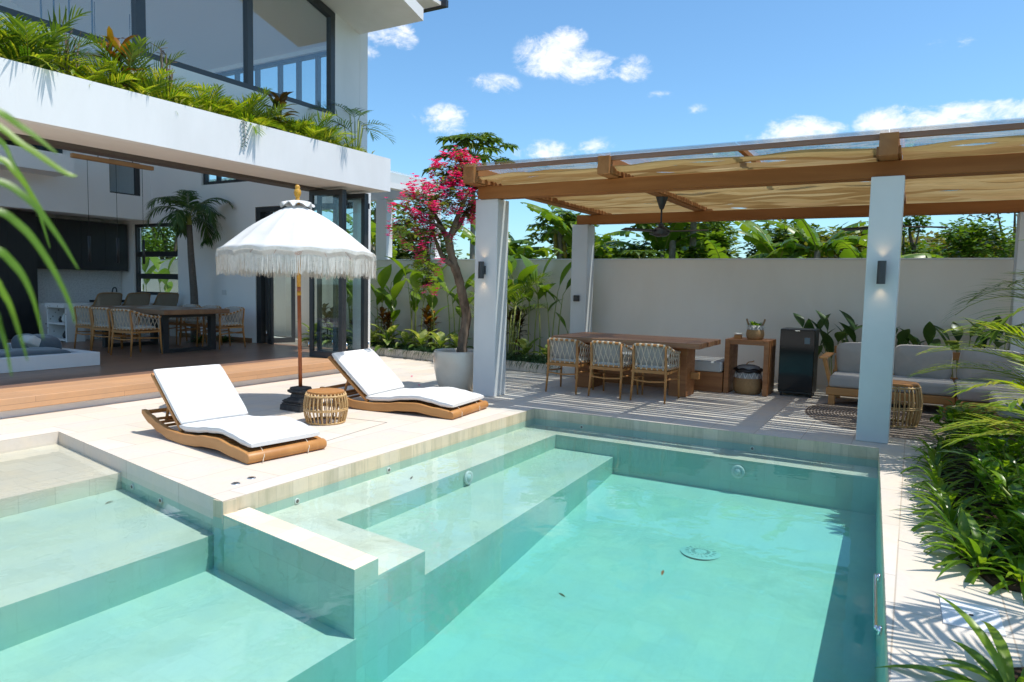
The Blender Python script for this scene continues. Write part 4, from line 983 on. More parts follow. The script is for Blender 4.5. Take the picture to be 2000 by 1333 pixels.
MB().box(8.45, 9.55, -1.50, -.80, .238, .385).build('seat_cushion', CUSHG, so, bev=.035, seg=4, auto=60)
MB().box(9.56, 10.60, -1.50, -.505, .238, .385).build('seat_cushion', CUSHG, so, bev=.035, seg=4, auto=60)
Mb = rot('Y', radians(74))
for yy in (.55, -.14, -.86): pillow('back_cushion', (10.52, yy, .585+.01*sin(yy*9)), (.46, .66, .19), rot('X', .05*sin(yy*7+1)) @ rot('Z', .08*sin(yy*5)) @ Mb, CUSHG, so, .30)
for xx in (9.8, 9.05): pillow('back_cushion', (xx, -1.42, .585), (.70, .46, .2), rot('X', radians(72)), CUSHG, so)
rugo = MB(); rugo.lathe([(.001, .009), (.6, .009), (1.30, .009), (1.335, .005), (1.34, .001)], 72); rg_ = rugo.build('round_rug', RUGM)
rg_.location = (9.33, -.24, .001); tag(rg_, 'round grey-brown braided rug under the sofa corner', 'rug')

# ---------------------------------------------------------------- inside the villa
Z = .2105
G2 = 'rope armchairs at the indoor table'
ic = dup(ch, (6.84, 11.04, Z), .12, 'rope armchair at the indoor table, nearest of the left row', G2)
dup(ch, (6.95, 11.80, Z), .06, 'rope armchair at the indoor table, middle of the left row', G2)
dup(ch, (7.05, 12.50, Z), .05, 'rope armchair at the indoor table, farthest of the left row', G2)
dup(ch, (8.56, 11.10, Z), pi-.05, 'rope armchair at the indoor table, nearest of the right row', G2)
dup(ch, (8.60, 11.82, Z), pi, 'rope armchair at the indoor table, middle of the right row', G2)
dup(ch, (8.66, 12.52, Z), pi, 'rope armchair at the indoor table, farthest of the right row', G2)
t = thing('indoor_table', 'thick slab dining table on black frame legs inside the house', 'table', (0, 0, Z))
e = MB(); n = 30; rg = random.Random(8); L_, R_ = [], []
for i in range(n+1):
    y = 10.72+i*2.25/n; L_.append((7.12+.03*mnoise.noise(Vector((y*1.6, 0, 1))), y)); R_.append((8.40+.04*mnoise.noise(Vector((y*1.6, 5, 1))), y))
e.prism(L_[::-1]+R_, .655, .735); e.build('tabletop', SLAB, t, smooth=False, bev=.008)
for y in (10.90, 12.6):
    mb = MB(); mb.box(7.22, 7.32, y, y+.10, .001, .653); mb.box(8.14, 8.24, y, y+.10, .001, .653); mb.box(7.321, 8.139, y, y+.10, .001, .06); mb.box(7.321, 8.139, y, y+.10, .60, .652)
    mb.build('leg_frame', BLACK, t, smooth=False)
for k, (x, y) in enumerate(((7.5, 11.1), (7.5, 11.8), (7.5, 12.5), (8.05, 11.1), (8.05, 11.8), (8.05, 12.5))):
    o = MB().lathe([(.001, .004), (.15, .004), (.155, .001)], 24).build('placemat', pbr('placemat_fibre', (.52, .50, .46), (.44, .42, .38), 60, rough=.95) if k == 0 else MATS['placemat_fibre'])
    o.location = (x, y, Z+.736); tag(o, 'round pale placemat on the indoor dining table', 'placemat', 'placemats on the indoor table')
il = thing('kitchen_island', 'speckled terrazzo kitchen island with open shelf end', 'island', (0, 0, Z))
MB().box(7.32, 7.66, 14.05, 14.10, .001, .655).build('end_panel', TERRAZZO_M, il, smooth=False)
MB().box(7.27, 9.25, 14.05, 14.72, .658, .745).build('worktop', TERRAZZO_M, il, smooth=False, bev=.004)
MB().box(7.70, 9.25, 14.40, 14.45, .001, .655).build('back_panel', TERRAZZO_M, il, smooth=False)
MB().box(7.30, 7.66, 14.66, 14.71, .001, .655).build('end_panel', TERRAZZO_M, il, smooth=False)
for z in (.02, .33): MB().box(7.30, 7.66, 14.105, 14.655, z, z+.04).build('shelf', TERRAZZO_M, il, smooth=False)
for (y, z, rr, mt) in ((14.3, .372, .06, WHITEY), (14.45, .372, .04, BLACK), (14.3, .062, .05, BLACK)):
    o = thing('shelf_vase', 'small vase on the end shelves of the kitchen island', 'vase', (7.42, y, Z+z), 0, 'vases on the island shelves')
    MB().lathe([(.001, 0), (rr*.6, 0), (rr, rr), (rr*.7, rr*2), (rr*.35, rr*2.4), (rr*.45, rr*2.8)], 18).build('body', mt, o)
tap = thing('kitchen_tap', 'black curved kitchen tap behind the island worktop', 'tap', (8.55, 14.62, Z+.745))
MB().tube(smooth_path([(0, 0, 0), (0, 0, .22), (.0, -.05, .30), (0, -.13, .30), (0, -.16, .22)], 5), .013, 8).build('spout', BLACK, tap); MB().box(-.45, .5, -.25, .05, .001, .05).build('sink_rim', BLACK, tap, smooth=False)
for s in (-1, 1): MB().tube([(s*.05, 0, .06), (s*.13, 0, .11)], .008, 6).build('lever', CHROME, tap)
def stool(loc, lab):
    t = thing('bar_stool', lab, 'bar stool', loc, .05, 'rattan bar stools at the kitchen island'); mb = MB()
    rim_ = smooth_path([(-.20, -.28, .66), (-.05, -.28, .72), (.02, -.26, .86), (.06, -.22, .94), (.07, 0, .955), (.06, .22, .94), (.02, .26, .86), (-.05, .28, .72), (-.20, .28, .66)], 6)
    for p in rim_: p.y, p.x = p.y, -p.x
    MB().tube(rim_, .016, 8).build('rim', RATTAN_D, t)
    lo = [Vector((p.x*.9, p.y*.78, .57)) for p in rim_]; m2 = MB()
    m2.grid(lambda u, v: tuple(lo[int(u*(len(lo)-1))].lerp(rim_[int(u*(len(rim_)-1))], v)), len(rim_)-1, 3); m2.build('woven_back', pbr('cane_mesh', (.34, .27, .20), (.20, .15, .10), 130, rough=.8) if 'cane_mesh' not in MATS else MATS['cane_mesh'], t)
    MB().lathe([(.001, .55), (.22, .55), (.24, .575), (.22, .60), (.001, .60)], 24).build('seat', RATTAN_D, t)
    for (a, b) in ((-1, -1), (-1, 1), (1, -1), (1, 1)): MB().tube([(a*.15, b*.15, .55), (a*.2, b*.2, .001)], .014, 8).build('leg', RATTAN_D, t)
for (x, lab) in ((8.02, 'leftmost of the three rattan bar stools at the island'), (8.62, 'middle of the three rattan bar stools at the island'), (9.27, 'rightmost of the three rattan bar stools at the island')):
    s = stool((x, 13.85, Z), lab)
for o in list(COL.objects):
    if o.name.startswith('bar_stool'): o.rotation_euler = (0, 0, pi/2+.1)
t = thing('wall_cabinet', 'row of black upper kitchen cabinets on the rear wall', 'cabinet', (0, 0, 0))
for k in range(4): MB().box(7.52+k*.513, 8.03+k*.513, 15.72, 16.09, 1.63, 2.69).build('door', BLACKCAB, t, smooth=False, bev=.002)
t = thing('tall_cabinet', 'tall black cabinet block at the left of the kitchen', 'cabinet', (0, 0, 0))
for k in range(3): MB().box(5.95+k*.523, 6.47+k*.523, 15.45, 16.09, Z, 2.75).build('door', BLACKCAB, t, smooth=False, bev=.002)
t = thing('splashback', 'grey textured splashback slab under the black cabinets', 'wall panel', (0, 0, 0))
MB().box(7.53, 9.60, 16.06, 16.098, Z+.7, 1.628).build('slab', SPLASH, t, smooth=False); MB().box(7.53, 9.60, 15.5, 16.055, Z, Z+.70).build('counter', TERRAZZO_M, t, smooth=False)
t = thing('pendant_bar', 'wooden ceiling bar with three thin hanging pendant lamps', 'pendant lamp', (6.55, 12.0, 3.40))
MB().box(-.15, 1.25, -.04, .04, 0, .07).build('bar', TEAKX, t, smooth=False, bev=.004)
for x in (.10, .58, 1.05):
    c = MB().tube([(x, 0, -.0), (x, 0, -1.25)], .004, 5).build('cable', BLACK, t); MB().tube([(x, 0, -1.25), (x, 0, -1.68)], .022, 12).build('shade', BLACK, t)
for x in (.28, .88): MB().tube([(x, 0, .07), (x, 0, 2.6)], .006, 5).build('hanger', BLACK, t)
t = thing('lounge_box', 'low white lounge surround with slate cushions inside the house', 'lounge', (0, 0, Z))
for b in ((-3, 5.68, 10.05, 10.20), (5.53, 5.68, 10.202, 12.4), (-3, 5.528, 12.25, 12.4)): MB().box(*b[:4], .001, .19).build('surround', PLASTER, t, smooth=False, bev=.006)
for k in range(3): pillow('seat_cushion', (5.0-k*.95, 10.62, .16), (.92, .7, .16), Matrix.Identity(3), CUSHD, t, .3)
pillow('back_cushion', (5.40, 11.2, .24), (.34, .9, .30), Matrix.Identity(3), CUSHD, t, .35); pillow('back_cushion', (4.95, 11.8, .27), (.55, .40, .42), rot('X', .4), CUSHD, t); pillow('throw_cushion', (5.25, 10.95, .30), (.30, .3, .14), rot('Y', .5), CUSHL, t)
# ---------------------------------------------------------------- plants
PR = random.Random(21)
def frond(mb, st, base, az, elev, L, droop, nl=14, ll=.32, lw=.020, vee=.35, start=.18, sag=.9, rw=.006, tipk=.35, wob=.12):
    """feather palm leaf: leaflets into mb, midrib into st"""
    d = Vector((cos(az)*cos(elev), sin(az)*cos(elev), sin(elev))); sd = Vector((-sin(az), cos(az), 0)); n = 12
    P = [Vector(base)]; dd = d.copy(); T = [d.copy()]; bend = (PR.random()-.5)*.5
    for i in range(n):
        k = droop*(.35+1.3*i/n)/n; dd = rot(sd, k) @ dd; dd = rot(Vector((0, 0, 1)), bend/n) @ dd; P.append(P[-1]+dd*(L/n)); T.append(dd.copy())
    st.tube(P, [lerp(rw, rw*.3, i/n) for i in range(n+1)], 5, False)
    for j in range(nl):
        t = start+(1-start)*(j+.5)/nl
        i = min(int(t*n), n-1); f = t*n-i; p = P[i].lerp(P[i+1], f); tg = T[i].lerp(T[i+1], f).normalized()
        s2 = Vector((-tg.y, tg.x, 0)); s2 = s2.normalized() if s2.length > .05 else sd; upv = s2.cross(tg); upv = upv if upv.z > 0 else -upv
        env = sin(pi*min(1, .18+.82*t*.93))**.6; env = max(env, tipk)
        for s in (-1, 1):
            a = radians(lerp(66, 24, t)) + (PR.random()-.5)*wob*2
            dl = (tg*cos(a) + (s2*s)*sin(a)*cos(vee) + upv*sin(a)*sin(vee)).normalized(); l = ll*env*(.85+.3*PR.random())
            q = dl.cross(upv).normalized(); pts = [p]; e = dl.copy()
            for m in range(3):
                pts.append(pts[-1]+e*(l/3)); e = (e+Vector((0, 0, -1))*sag*.22*(1+m)*(.6+.8*PR.random())*.6).normalized()
            mb.ribbon(pts, [lw*.30, lw*.5, lw*.42, lw*.05], q)
def palm_clump(name, label, cat, loc, leafm, nf=10, L=.8, spread=(.25, 1.15), ll=.3, lw=.022, nl=14, stemh=0.0, group=None, droop=1.4, az0=None, azr=2*pi, stemm=CANE, r0=.06):
    t = thing(name, label, cat, loc, 0, group); mb = MB(); st = MB()
    for k in range(nf):
        az = (az0 if az0 is not None else 0) + azr*(k+.5*PR.random())/nf
        e = lerp(spread[0], spread[1], ((k*7) % nf)/max(nf-1, 1))*1.0
        b = Vector((cos(az)*r0*PR.random(), sin(az)*r0*PR.random(), 0.0)); h = stemh*(.6+.5*PR.random())
        if h > .02: st.tube([b, b+Vector((cos(az)*.04, sin(az)*.04, h*.5)), b+Vector((cos(az)*.09, sin(az)*.09, h))], .010, 6)
        frond(mb, st, b+Vector((cos(az)*.09*(h > .02), sin(az)*.09*(h > .02), h)), az, e, L*(.75+.45*PR.random()), droop*(.7+.6*PR.random()), nl, ll, lw)
    mb.build('fronds', leafm, t); st.build('stems', stemm, t); return t
def croton(name, label, loc, leafm, h=.5, nb=3, n=14, L=.2, wd=.055, group=None, cat='croton'):
    t = thing(name, label, cat, loc, 0, group); mb = MB(); st = MB()
    for b in range(nb):
        a = 2*pi*b/nb+PR.random(); top = Vector((cos(a)*.13*h*2*PR.random(), sin(a)*.13*h*2*PR.random(), h*(.7+.35*PR.random())))
        P = [Vector((cos(a)*.02, sin(a)*.02, 0)), top*.5+Vector((.02, 0, 0)), top]; st.tube(P, [.010, .008, .006], 6)
        for k in range(n):
            f = (k/n)**.7; p = top*(.38+.62*f); az = k*2.4+a; e = lerp(.05, 1.25, f)
            mb.leaf(p, (cos(az)*cos(e), sin(az)*cos(e), sin(e)), L*(.75+.5*PR.random()), wd*(.8+.5*PR.random()), .7+.6*PR.random(), 4, .25, .55)
    mb.build('leaves', leafm, t); st.build('stems', BARK, t); return t
def heliconia(name, label, loc, stalks, leafm=None, group=None, cat='heliconia'):
    """stalks: (dx, dy, stalk height, azimuth, leaf elevation, leaf length, leaf width)"""
    t = thing(name, label, cat, loc, 0, group); mb = MB(); st = MB()
    for (dx, dy, h, az, e, L, wd) in stalks:
        ln = Vector((cos(az), sin(az), 0)); b = Vector((dx, dy, 0)); top = b+ln*h*.07+Vector((0, 0, h))
        P = smooth_path([b, b+ln*h*.015+Vector((0, 0, h*.5)), top], 4); st.tube(P, [lerp(.016, .007, i/(len(P)-1)) for i in range(len(P))], 7)
        d = Vector((cos(az)*cos(e), sin(az)*cos(e), sin(e))); st.tube([top, top+d*.12], .006, 6)
        mb.leaf(top+d*.10, d, L, wd, .55+.5*PR.random(), 9, .22, .45, roll=(PR.random()-.5)*.9)
        mb.leaf(P[len(P)//2]*.35+top*.65, (-cos(az)*.5, -sin(az)*.5, .8), L*.8, wd*.75, .8, 8, .25, .45, roll=(PR.random()-.5)*.6)
    mb.build('leaves', leafm or L_HELI, t); st.build('stalks', CANE, t); return t
def rosette(name, label, cat, loc, leafm, n=12, L=.35, wd=.05, e0=.2, e1=1.3, droop=1.3, group=None, az0=0, azr=2*pi, stem=0.0, shape=.45):
    t = thing(name, label, cat, loc, 0, group); mb = MB()
    for k in range(n):
        az = az0+azr*((k*.618) % 1.0); e = lerp(e0, e1, k/n)
        mb.leaf((.02*cos(az), .02*sin(az), stem*k/n), (cos(az)*cos(e), sin(az)*cos(e), sin(e)), L*(.7+.5*PR.random()), wd*(.8+.4*PR.random()), droop*(.6+.8*PR.random()), 6, .28, shape)
    mb.build('leaves', leafm, t)
    if stem: MB().tube([(0, 0, 0), (0, 0, stem)], .012, 6).build('stem', CANE, t)
    return t
def torn_leaf(mb, rb, base, az, elev, L, W_, droop, n=26, tear=.35, wm=0.5):
    """banana leaf: midrib into rb, torn lateral strips into mb"""
    d = Vector((cos(az)*cos(elev), sin(az)*cos(elev), sin(elev))); sd = Vector((-sin(az), cos(az), 0)); P = [Vector(base)]; dd = d.copy(); T = [dd.copy()]
    for i in range(n):
        dd = rot(sd, droop*(.4+1.2*i/n)/n) @ dd; P.append(P[-1]+dd*L/n); T.append(dd.copy())
    rb.tube(P, [lerp(.018, .004, i/n) for i in range(n+1)], 5, False)
    for s in (-1, 1):
        hang = .25+.3*PR.random(); i = 2
        while i < n:
            g = 1+int(PR.random()*4*(1-tear)+PR.random()*2); j = min(i+g, n)
            hg = hang+(PR.random()-.5)*tear*1.4
            vs = []
            for q in range(i, j+1):
                t = q/n; w_ = W_*.5*sin(pi*min(.06+t*.93, .99))**.55; up = T[q].cross(sd)*-1; up = up if up.z > 0 else -up
                o = (sd*s*cos(hg) - Vector((0, 0, 1))*sin(hg) + T[q]*.25).normalized()
                sh = (-.18*L/n if (q == j and j < n) else 0); vs += [P[q]+T[q]*sh*.2, P[q]+T[q]*sh+ (sd*s*cos(hg*.5)-Vector((0, 0, 1))*sin(hg*.5)*.6+T[q]*.25)*w_*.55, P[q]+T[q]*sh*1.6+o*w_]
            m_ = len(vs)//3
            mb.add(vs, [(a*3+b, a*3+b+1, a*3+b+4, a*3+b+3) for a in range(m_-1) for b in range(2)])
            i = j
def banana(label, loc, h, nl=8, L=1.7, W_=.46, group='banana plants behind the garden wall', seed=0, azs=None, lm=None):
    PR.seed(seed+100); t = thing('banana_plant', label, 'banana plant', loc, 0, group); mb = MB(); rb = MB()
    MB().tube([(0, 0, 0), (.03, 0, h*.5), (0, .02, h)], [.11, .09, .055], 10).build('trunk', TRUNKG, t)
    for k in range(nl):
        az = azs[k] if azs else 2*pi*k*.382+PR.random()*.5; e = lerp(.45, 1.35, ((k*5) % nl)/nl)
        torn_leaf(mb, rb, (0, 0, h-.05), az, e, L*(.75+.4*PR.random()), W_*(.8+.4*PR.random()), lerp(1.9, .9, e/1.35), tear=.2+.6*PR.random())
    mb.build('leaves', lm or L_BAN, t); rb.build('midribs', CANE, t); return t
def papaya(label, loc, h, nl=16, L=.42, pet=.75, group='papaya trees behind the garden wall', seed=0, fruit=False, lean=(0, 0)):
    PR.seed(seed+300); t = thing('papaya_tree', label, 'papaya tree', loc, 0, group); mb = MB(); pt = MB()
    P = smooth_path([(0, 0, 0), (lean[0]*.4, lean[1]*.4, h*.5), (lean[0], lean[1], h)], 5); MB().tube(P, [lerp(.11, .065, i/(len(P)-1)) for i in range(len(P))], 10).build('trunk', TRUNKG, t)
    top = Vector(P[-1])
    for k in range(nl):
        az = k*2.4; e = lerp(-.35, 1.35, (k/nl)**.8); l = pet*(.7+.45*PR.random())*lerp(1, .6, max(e, 0)/1.35)
        d = Vector((cos(az)*cos(e), sin(az)*cos(e), sin(e))); c = top+d*l*.6+Vector((0, 0, -.05)); q = top+d*l+Vector((0, 0, -.10*l))
        pt.tube([top-Vector((0, 0, .1*PR.random())), c+Vector((0, 0, .06)), q], .010, 5, False)
        out = Vector((cos(az), sin(az), -.25+.35*sin(e))).normalized(); sd = Vector((-sin(az), cos(az), 0)); nn = sd.cross(out)
        for m in range(9):
            a = radians(-128+32*m); ll = L*(1.0-.30*abs(m-4)/4)*(.85+.3*PR.random()); dl = out*cos(a)+sd*sin(a)
            mb.leaf(q, dl+Vector((0, 0, .05)), ll, ll*.34, .7+.4*PR.random(), 4, .15, .5)
            for s in (-1, 1):
                d2 = rot(nn, s*.62) @ dl; mb.leaf(q+dl*ll*.45, d2, ll*.42, ll*.18, .6, 2, .15, .5)
    mb.build('leaves', L_PAPAYA, t); pt.build('petioles', CANE, t)
    if fruit:
        fb = MB()
        for k in range(9):
            a = k*2.2; c = top+Vector((cos(a)*.12, sin(a)*.12, -.12-.05*k)); fb.lathe([(.001, -.11), (.04, -.08), (.055, 0), (.035, .09), (.001, .12)], 10, c)
        fb.build('fruit', FRUIT, t)
    return t
def crown_leaves(mb, clumps, n, size, flat=.5):
    tot = sum(r[0]*r[1]*r[2] for _, r in clumps)**(1)
    for (c, r) in clumps:
        m = int(n*(r[0]*r[1]*r[2])/tot)+12
        for _ in range(m):
            v = Vector((PR.gauss(0, 1), PR.gauss(0, 1), PR.gauss(0, 1))).normalized()*(PR.random()**.42)
            p = Vector((c[0]+v.x*r[0], c[1]+v.y*r[1], c[2]+v.z*r[2]))
            a = PR.random()*2*pi; d = (Vector((cos(a), sin(a), -.15+.7*(PR.random()-.5)))+v*.5).normalized()
            s = size*(.6+.8*PR.random()); sd = d.cross(Vector((PR.random()-.5, PR.random()-.5, 1))).normalized()
            mb.add([p, p+d*s*.5+sd*s*.24, p+d*s, p+d*s*.5-sd*s*.24], [(0, 1, 2, 3)])
def tree(name, label, loc, h, cr, lm, n=5000, size=.13, seed=0, group=None, limbs=6, trunk=.12, base=.45, nclump=26, thin=1.0):
    PR.seed(seed+500); t = thing(name, label, 'tree', loc, 0, group); tb = MB(); clumps = []
    tb.tube(smooth_path([(0, 0, 0), (.06*h*.3, .03*h, h*.25), (0, 0, h*base)], 4), [lerp(trunk, trunk*.7, i/8) for i in range(9)], 9)
    for k in range(limbs):
        a = 2*pi*k/limbs+PR.random()*.7; e = lerp(.35, 1.3, PR.random()); L = cr*(.7+.4*PR.random())
        q = Vector((cos(a)*cos(e)*L, sin(a)*cos(e)*L, h*base+sin(e)*(h-h*base)*.85))
        tb.tube(smooth_path([(0, 0, h*base*.9), q*.5+Vector((0, 0, h*base*.45)), q], 4), [lerp(trunk*.6, trunk*.12, i/8) for i in range(9)], 7)
    for k in range(nclump):
        a = PR.random()*2*pi; u = PR.random()**.5; z = PR.random()
        prof = sin(pi*min(.12+z*.80, 1))**.7; p = (cos(a)*cr*u*prof, sin(a)*cr*u*prof, h*base*.8+z*(h-h*base*.8))
        r = cr*(.20+.22*PR.random()); clumps.append((p, (r, r, r*.7)))
    mb = MB(); crown_leaves(mb, clumps, n, size); mb.build('crown', lm, t); tb.build('trunk', BARK, t); return t

# --- balcony planter, left to right
BX = [(3.80, 'a', 1.15), (4.12, 'b', 1.2), (4.52, 's', .8), (4.86, 'a', .78), (5.02, 'c', .62), (5.22, 'b', .95), (5.36, 'a', .95), (5.66, 's', .85), (5.97, 'a', .92), (6.30, 'b', .78), (6.12, 'a', .75), (6.80, 'a', .78), (7.78, 'b', .62), (8.48, 'a', .62), (8.80, 'a', .55), (4.68, 'a', .8), (6.62, 'a', .85), (7.02, 'b', .7), (7.27, 'd', .80), (7.60, 'a', .62), (7.95, 'a', .80), (8.32, 'b', .66), (8.62, 'a', .55), (3.35, 'b', 1.35), (2.9, 'a', 1.2)]
PR.seed(4)
protoA = None; na = nb = 0
AR = {}
Bv = sorted(BX, key=lambda q: q[0])
ia = ib = 0
GA = 'palm clumps in the balcony planter'
for (x, ty, sc) in Bv:
    y = (8.40 if sc < 1.1 else 8.58)+.14*((x*7.3) % 1-.5); sc = sc*(1.25 if 6.4 < x < 8.9 else 1.0); loc = (x, y, 3.44)
    if ty in 'ab':
        v = ty+str(int(x*10) % 2)
        if ty == 'a': lb = nth(ia)+' of the low yellow-green feather palms in the balcony planter'; ia += 1
        else: lb = nth(ib)+' of the greener upright palms in the balcony planter'; ib += 1
        if v not in AR:
            AR[v] = palm_clump('areca_palm', lb, 'palm', loc, L_ARECA if ty == 'a' else L_PALM, 20 if ty == 'a' else 15, .74 if ty == 'a' else .85, (.55, 1.35) if ty == 'a' else (.85, 1.42), .27, .016, 20, group=GA, droop=1.35 if ty == 'a' else .9); AR[v].scale = (sc, sc, sc)
        else: dup(AR[v], loc, PR.random()*6, lb, GA, sc)
    elif ty == 's':
        t = thing('bare_shrub', ('leafless brown twigs between palms near the left end of the balcony planter' if x < 5 else 'leafless brown twigs in the middle of the balcony planter'), 'shrub', loc, 0, None); mb = MB()
        for k in range(9):
            a = PR.random()*6.28; r = .04+.12*PR.random(); hh = sc*(.6+.5*PR.random()); P = [(cos(a)*.03, sin(a)*.03, 0), (cos(a)*r*.6, sin(a)*r*.6, hh*.6), (cos(a)*r, sin(a)*r, hh)]; mb.tube(P, [.016, .012, .006], 6)
            for m in range(3): mb.tube([P[2], (P[2][0]+(PR.random()-.5)*.2, P[2][1]+(PR.random()-.5)*.2, hh+.1*PR.random())], .004, 4)
        mb.build('twigs', BARK, t)
    elif ty == 'c': croton('croton', 'orange leaved croton against the parapet in the balcony planter', (loc[0], 8.25, 3.44), L_CROT, .72, 3, 13, .28, .085)
    elif ty == 'd': croton('croton', 'tall dark copper croton below the right gable window', (loc[0], 8.2, 3.44), L_CROTD, .78, 3, 9, .30, .095)
t = palm_clump('bamboo_palm', 'tall slender dark palm at the right end of the balcony planter', 'palm', (8.97, 8.25, 3.44), L_PALMD, 8, .50, (-.1, .9), .24, .016, 10, stemh=.75, droop=.8, r0=.12)
palm_clump('bamboo_palm', 'single tall pale frond plant before the left window post', 'palm', (5.08, 8.25, 3.44), L_PALM, 6, .5, (.5, 1.3), .2, .018, 11, stemh=.42, droop=.7, r0=.05)
PR.seed(9); mb = MB()
for k in range(2300):
    x = 2.6+6.5*PR.random(); y = 7.95+.45*PR.random()**1.3; z = 3.45+.16*PR.random(); a = PR.random()*6.28; e = .1+1.0*PR.random()
    if x > 9.05: continue
    mb.leaf((x, y, z), (cos(a)*cos(e), sin(a)*cos(e)-.05, sin(e)), .06+.07*PR.random(), .03+.02*PR.random(), .8, 2, .2)
tag(mb.build('balcony_ground_cover', L_LOW), 'mixed yellow-green low foliage spilling along the balcony planter lip', 'ground cover', kind='stuff')
t = thing('trailing_vine', 'short dry vine trailing down the white balcony fascia', 'vine', (6.30, 7.735, 3.56)); mb = MB(); P = smooth_path([(0, .02, .02), (0, -.012, -.05), (.02, -.012, -.20), (-.01, -.012, -.34)], 6); MB().tube(P, .003, 5).build('stem', BARK, t)
for k in range(16): p = P[min(3+k, len(P)-1)]; mb.leaf(p, ((-1)**k*.8, -.2, -.4), .055, .03, .5, 2, .2)
mb.build('leaves', L_MONDO, t)

# --- planting bed along the garden wall
HS = [((11.55, 10.75), [(0, 0, 1.15, 2.2, 1.2, .55, .16), (.1, .1, 1.25, -.9, 1.0, .5, .15), (-.05, -.08, 1.05, .6, 1.2, .5, .15), (.03, .04, .9, 3.9, 1.1, .45, .14)], 'left group of tall heliconias beside the folded doors'),
      ((11.62, 9.92), [(0, 0, 1.02, -2.2, 1.25, .60, .24), (.06, -.1, 1.25, -1.2, .7, .5, .18), (-.04, .05, .95, 1.4, .9, .5, .16), (.08, .2, .55, 2, .8, .3, .14)], 'broad leaved heliconia left of the copper croton on the wall bed'),
      ((11.62, 9.0), [(0, 0, .95, -2.4, 1.3, .62, .2), (.05, -.1, 1.05, -1.0, 1.15, .62, .16), (-.05, .05, 1.25, 2.2, 1.2, .6, .18), (.1, .1, .8, .4, 1.1, .5, .17), (0, .12, 1.35, -1.5, 1.3, .5, .18)], 'tall heliconia behind the middle of the planter with a leaf above the wall'),
      ((11.65, 8.02), [(0, 0, 1.05, 1.9, .75, .85, .26), (.05, -.05, .95, -1.4, 1.2, .8, .24), (-.03, .1, 1.2, 2.4, 1.0, .6, .22), (.1, -.12, .7, -2, 1.0, .5, .2)], 'big leaved heliconia behind the bougainvillea trunk'),
      ((11.45, 6.62), [(0, 0, 1.2, 2.0, 1.15, .62, .22), (.06, .1, 1.3, .5, 1.2, .55, .22), (-.06, -.1, 1.1, -1.6, 1.2, .6, .2), (.03, .16, .95, 1.2, 1.2, .6, .2), (.02, -.1, 1.35, 3.0, 1.1, .55, .2)], 'dense yellow-green heliconia right of the left white pillar'),
      ((11.5, 6.12), [(0, 0, 1.25, -.8, 1.3, .62, .22), (.05, -.1, 1.2, 1.5, 1.2, .6, .22), (-.05, .1, 1.15, .4, 1.2, .5, .16)], 'tall green stemmed heliconia left of the rear pillar'),
      ((11.5, 5.75), [(0, 0, 1.15, -1.2, 1.25, .62, .17), (.03, -.1, 1.1, -1.4, 1.0, .5, .16), (.02, .06, .95, 1.4, 1.2, .5, .15)], 'slim heliconia with an upright folded leaf beside the rear pillar'),
      ((11.35, 10.35), [(0, 0, .95, -2.3, 1.2, .62, .2), (.08, .1, 1.15, -1.2, 1.0, .6, .2), (-.05, -.1, .75, 2.0, 1.1, .55, .18), (.0, .15, 1.3, .5, 1.25, .6, .18)], 'leafy heliconia between the folded doors and the copper croton'),
      ((11.4, 9.45), [(0, 0, .8, -2.0, 1.2, .6, .2), (.05, .1, 1.0, -1.4, 1.25, .62, .2), (-.05, -.1, .6, 1.0, 1.0, .5, .18)], 'mid height heliconia just right of the copper croton'),
      ((11.45, 8.45), [(0, 0, .9, -2.5, 1.1, .62, .22), (.06, .1, 1.2, -1.0, 1.2, .6, .2), (-.05, -.12, .7, 1.7, 1.1, .55, .18)], 'heliconia with broad leaves directly left of the bougainvillea trunk'),
      ((11.4, 7.1), [(0, 0, 1.0, -2.2, 1.15, .66, .22), (.06, .1, 1.25, -1.0, 1.1, .62, .2), (-.05, -.12, .8, 1.7, 1.1, .55, .2), (.1, -.1, 1.3, .4, 1.2, .6, .2)], 'heliconia partly hidden by the left white pillar'),
      ((11.5, 17.3), [(0, 0, 1.3, -1.2, 1.25, .7, .2), (.03, -.1, 1.0, -2.4, 1.0, .7, .2), (.02, .16, 1.35, 1.4, 1.1, .7, .2)], 'right heliconia seen through the kitchen window'),
      ((11.5, 18.3), [(0, 0, 1.1, -1.2, 1.0, .8, .24), (.03, -.2, 1.3, -2.4, 1.2, .7, .2), (.02, .2, .9, 1.4, .8, .7, .2), (-.1, .1, .7, 3, .7, .6, .2)], 'left broad heliconia seen through the kitchen window'),
      ((11.5, 5.40), [(0, 0, .45, 1.2, 1.0, .4, .06), (.03, -.05, .3, -1.2, 1.1, .3, .1)], 'short heliconia shoot behind the outdoor table end')]
for (p, stalks, lb) in HS: heliconia('heliconia', lb, (p[0], p[1], .14), [(a, b, h*1.08, az, e, L*1.12, w_*1.45) for (a, b, h, az, e, L, w_) in stalks])
for (x, y, lm, h, lb) in ((11.35, 10.35, L_CROTD, .55, 'dark green and purple croton left in the wall bed'), (11.45, 9.62, L_CROT, .62, 'orange tipped croton beside the broad heliconia'), (11.5, 8.55, L_CROT, .72, 'upright yellow and copper croton left of the bougainvillea trunk'), (11.5, 6.45, L_CROTD, .78, 'dark croton with pale flowers right of the left pillar'), (11.4, 11.25, L_CROTD, .7, 'dark croton seen through the folded glass doors')):
    croton('croton', lb, (x, y, .13), lm, h*1.1, 4, 16, .24, .085)
i = 0
GD = 'dieffenbachias along the wall bed'
proto = None
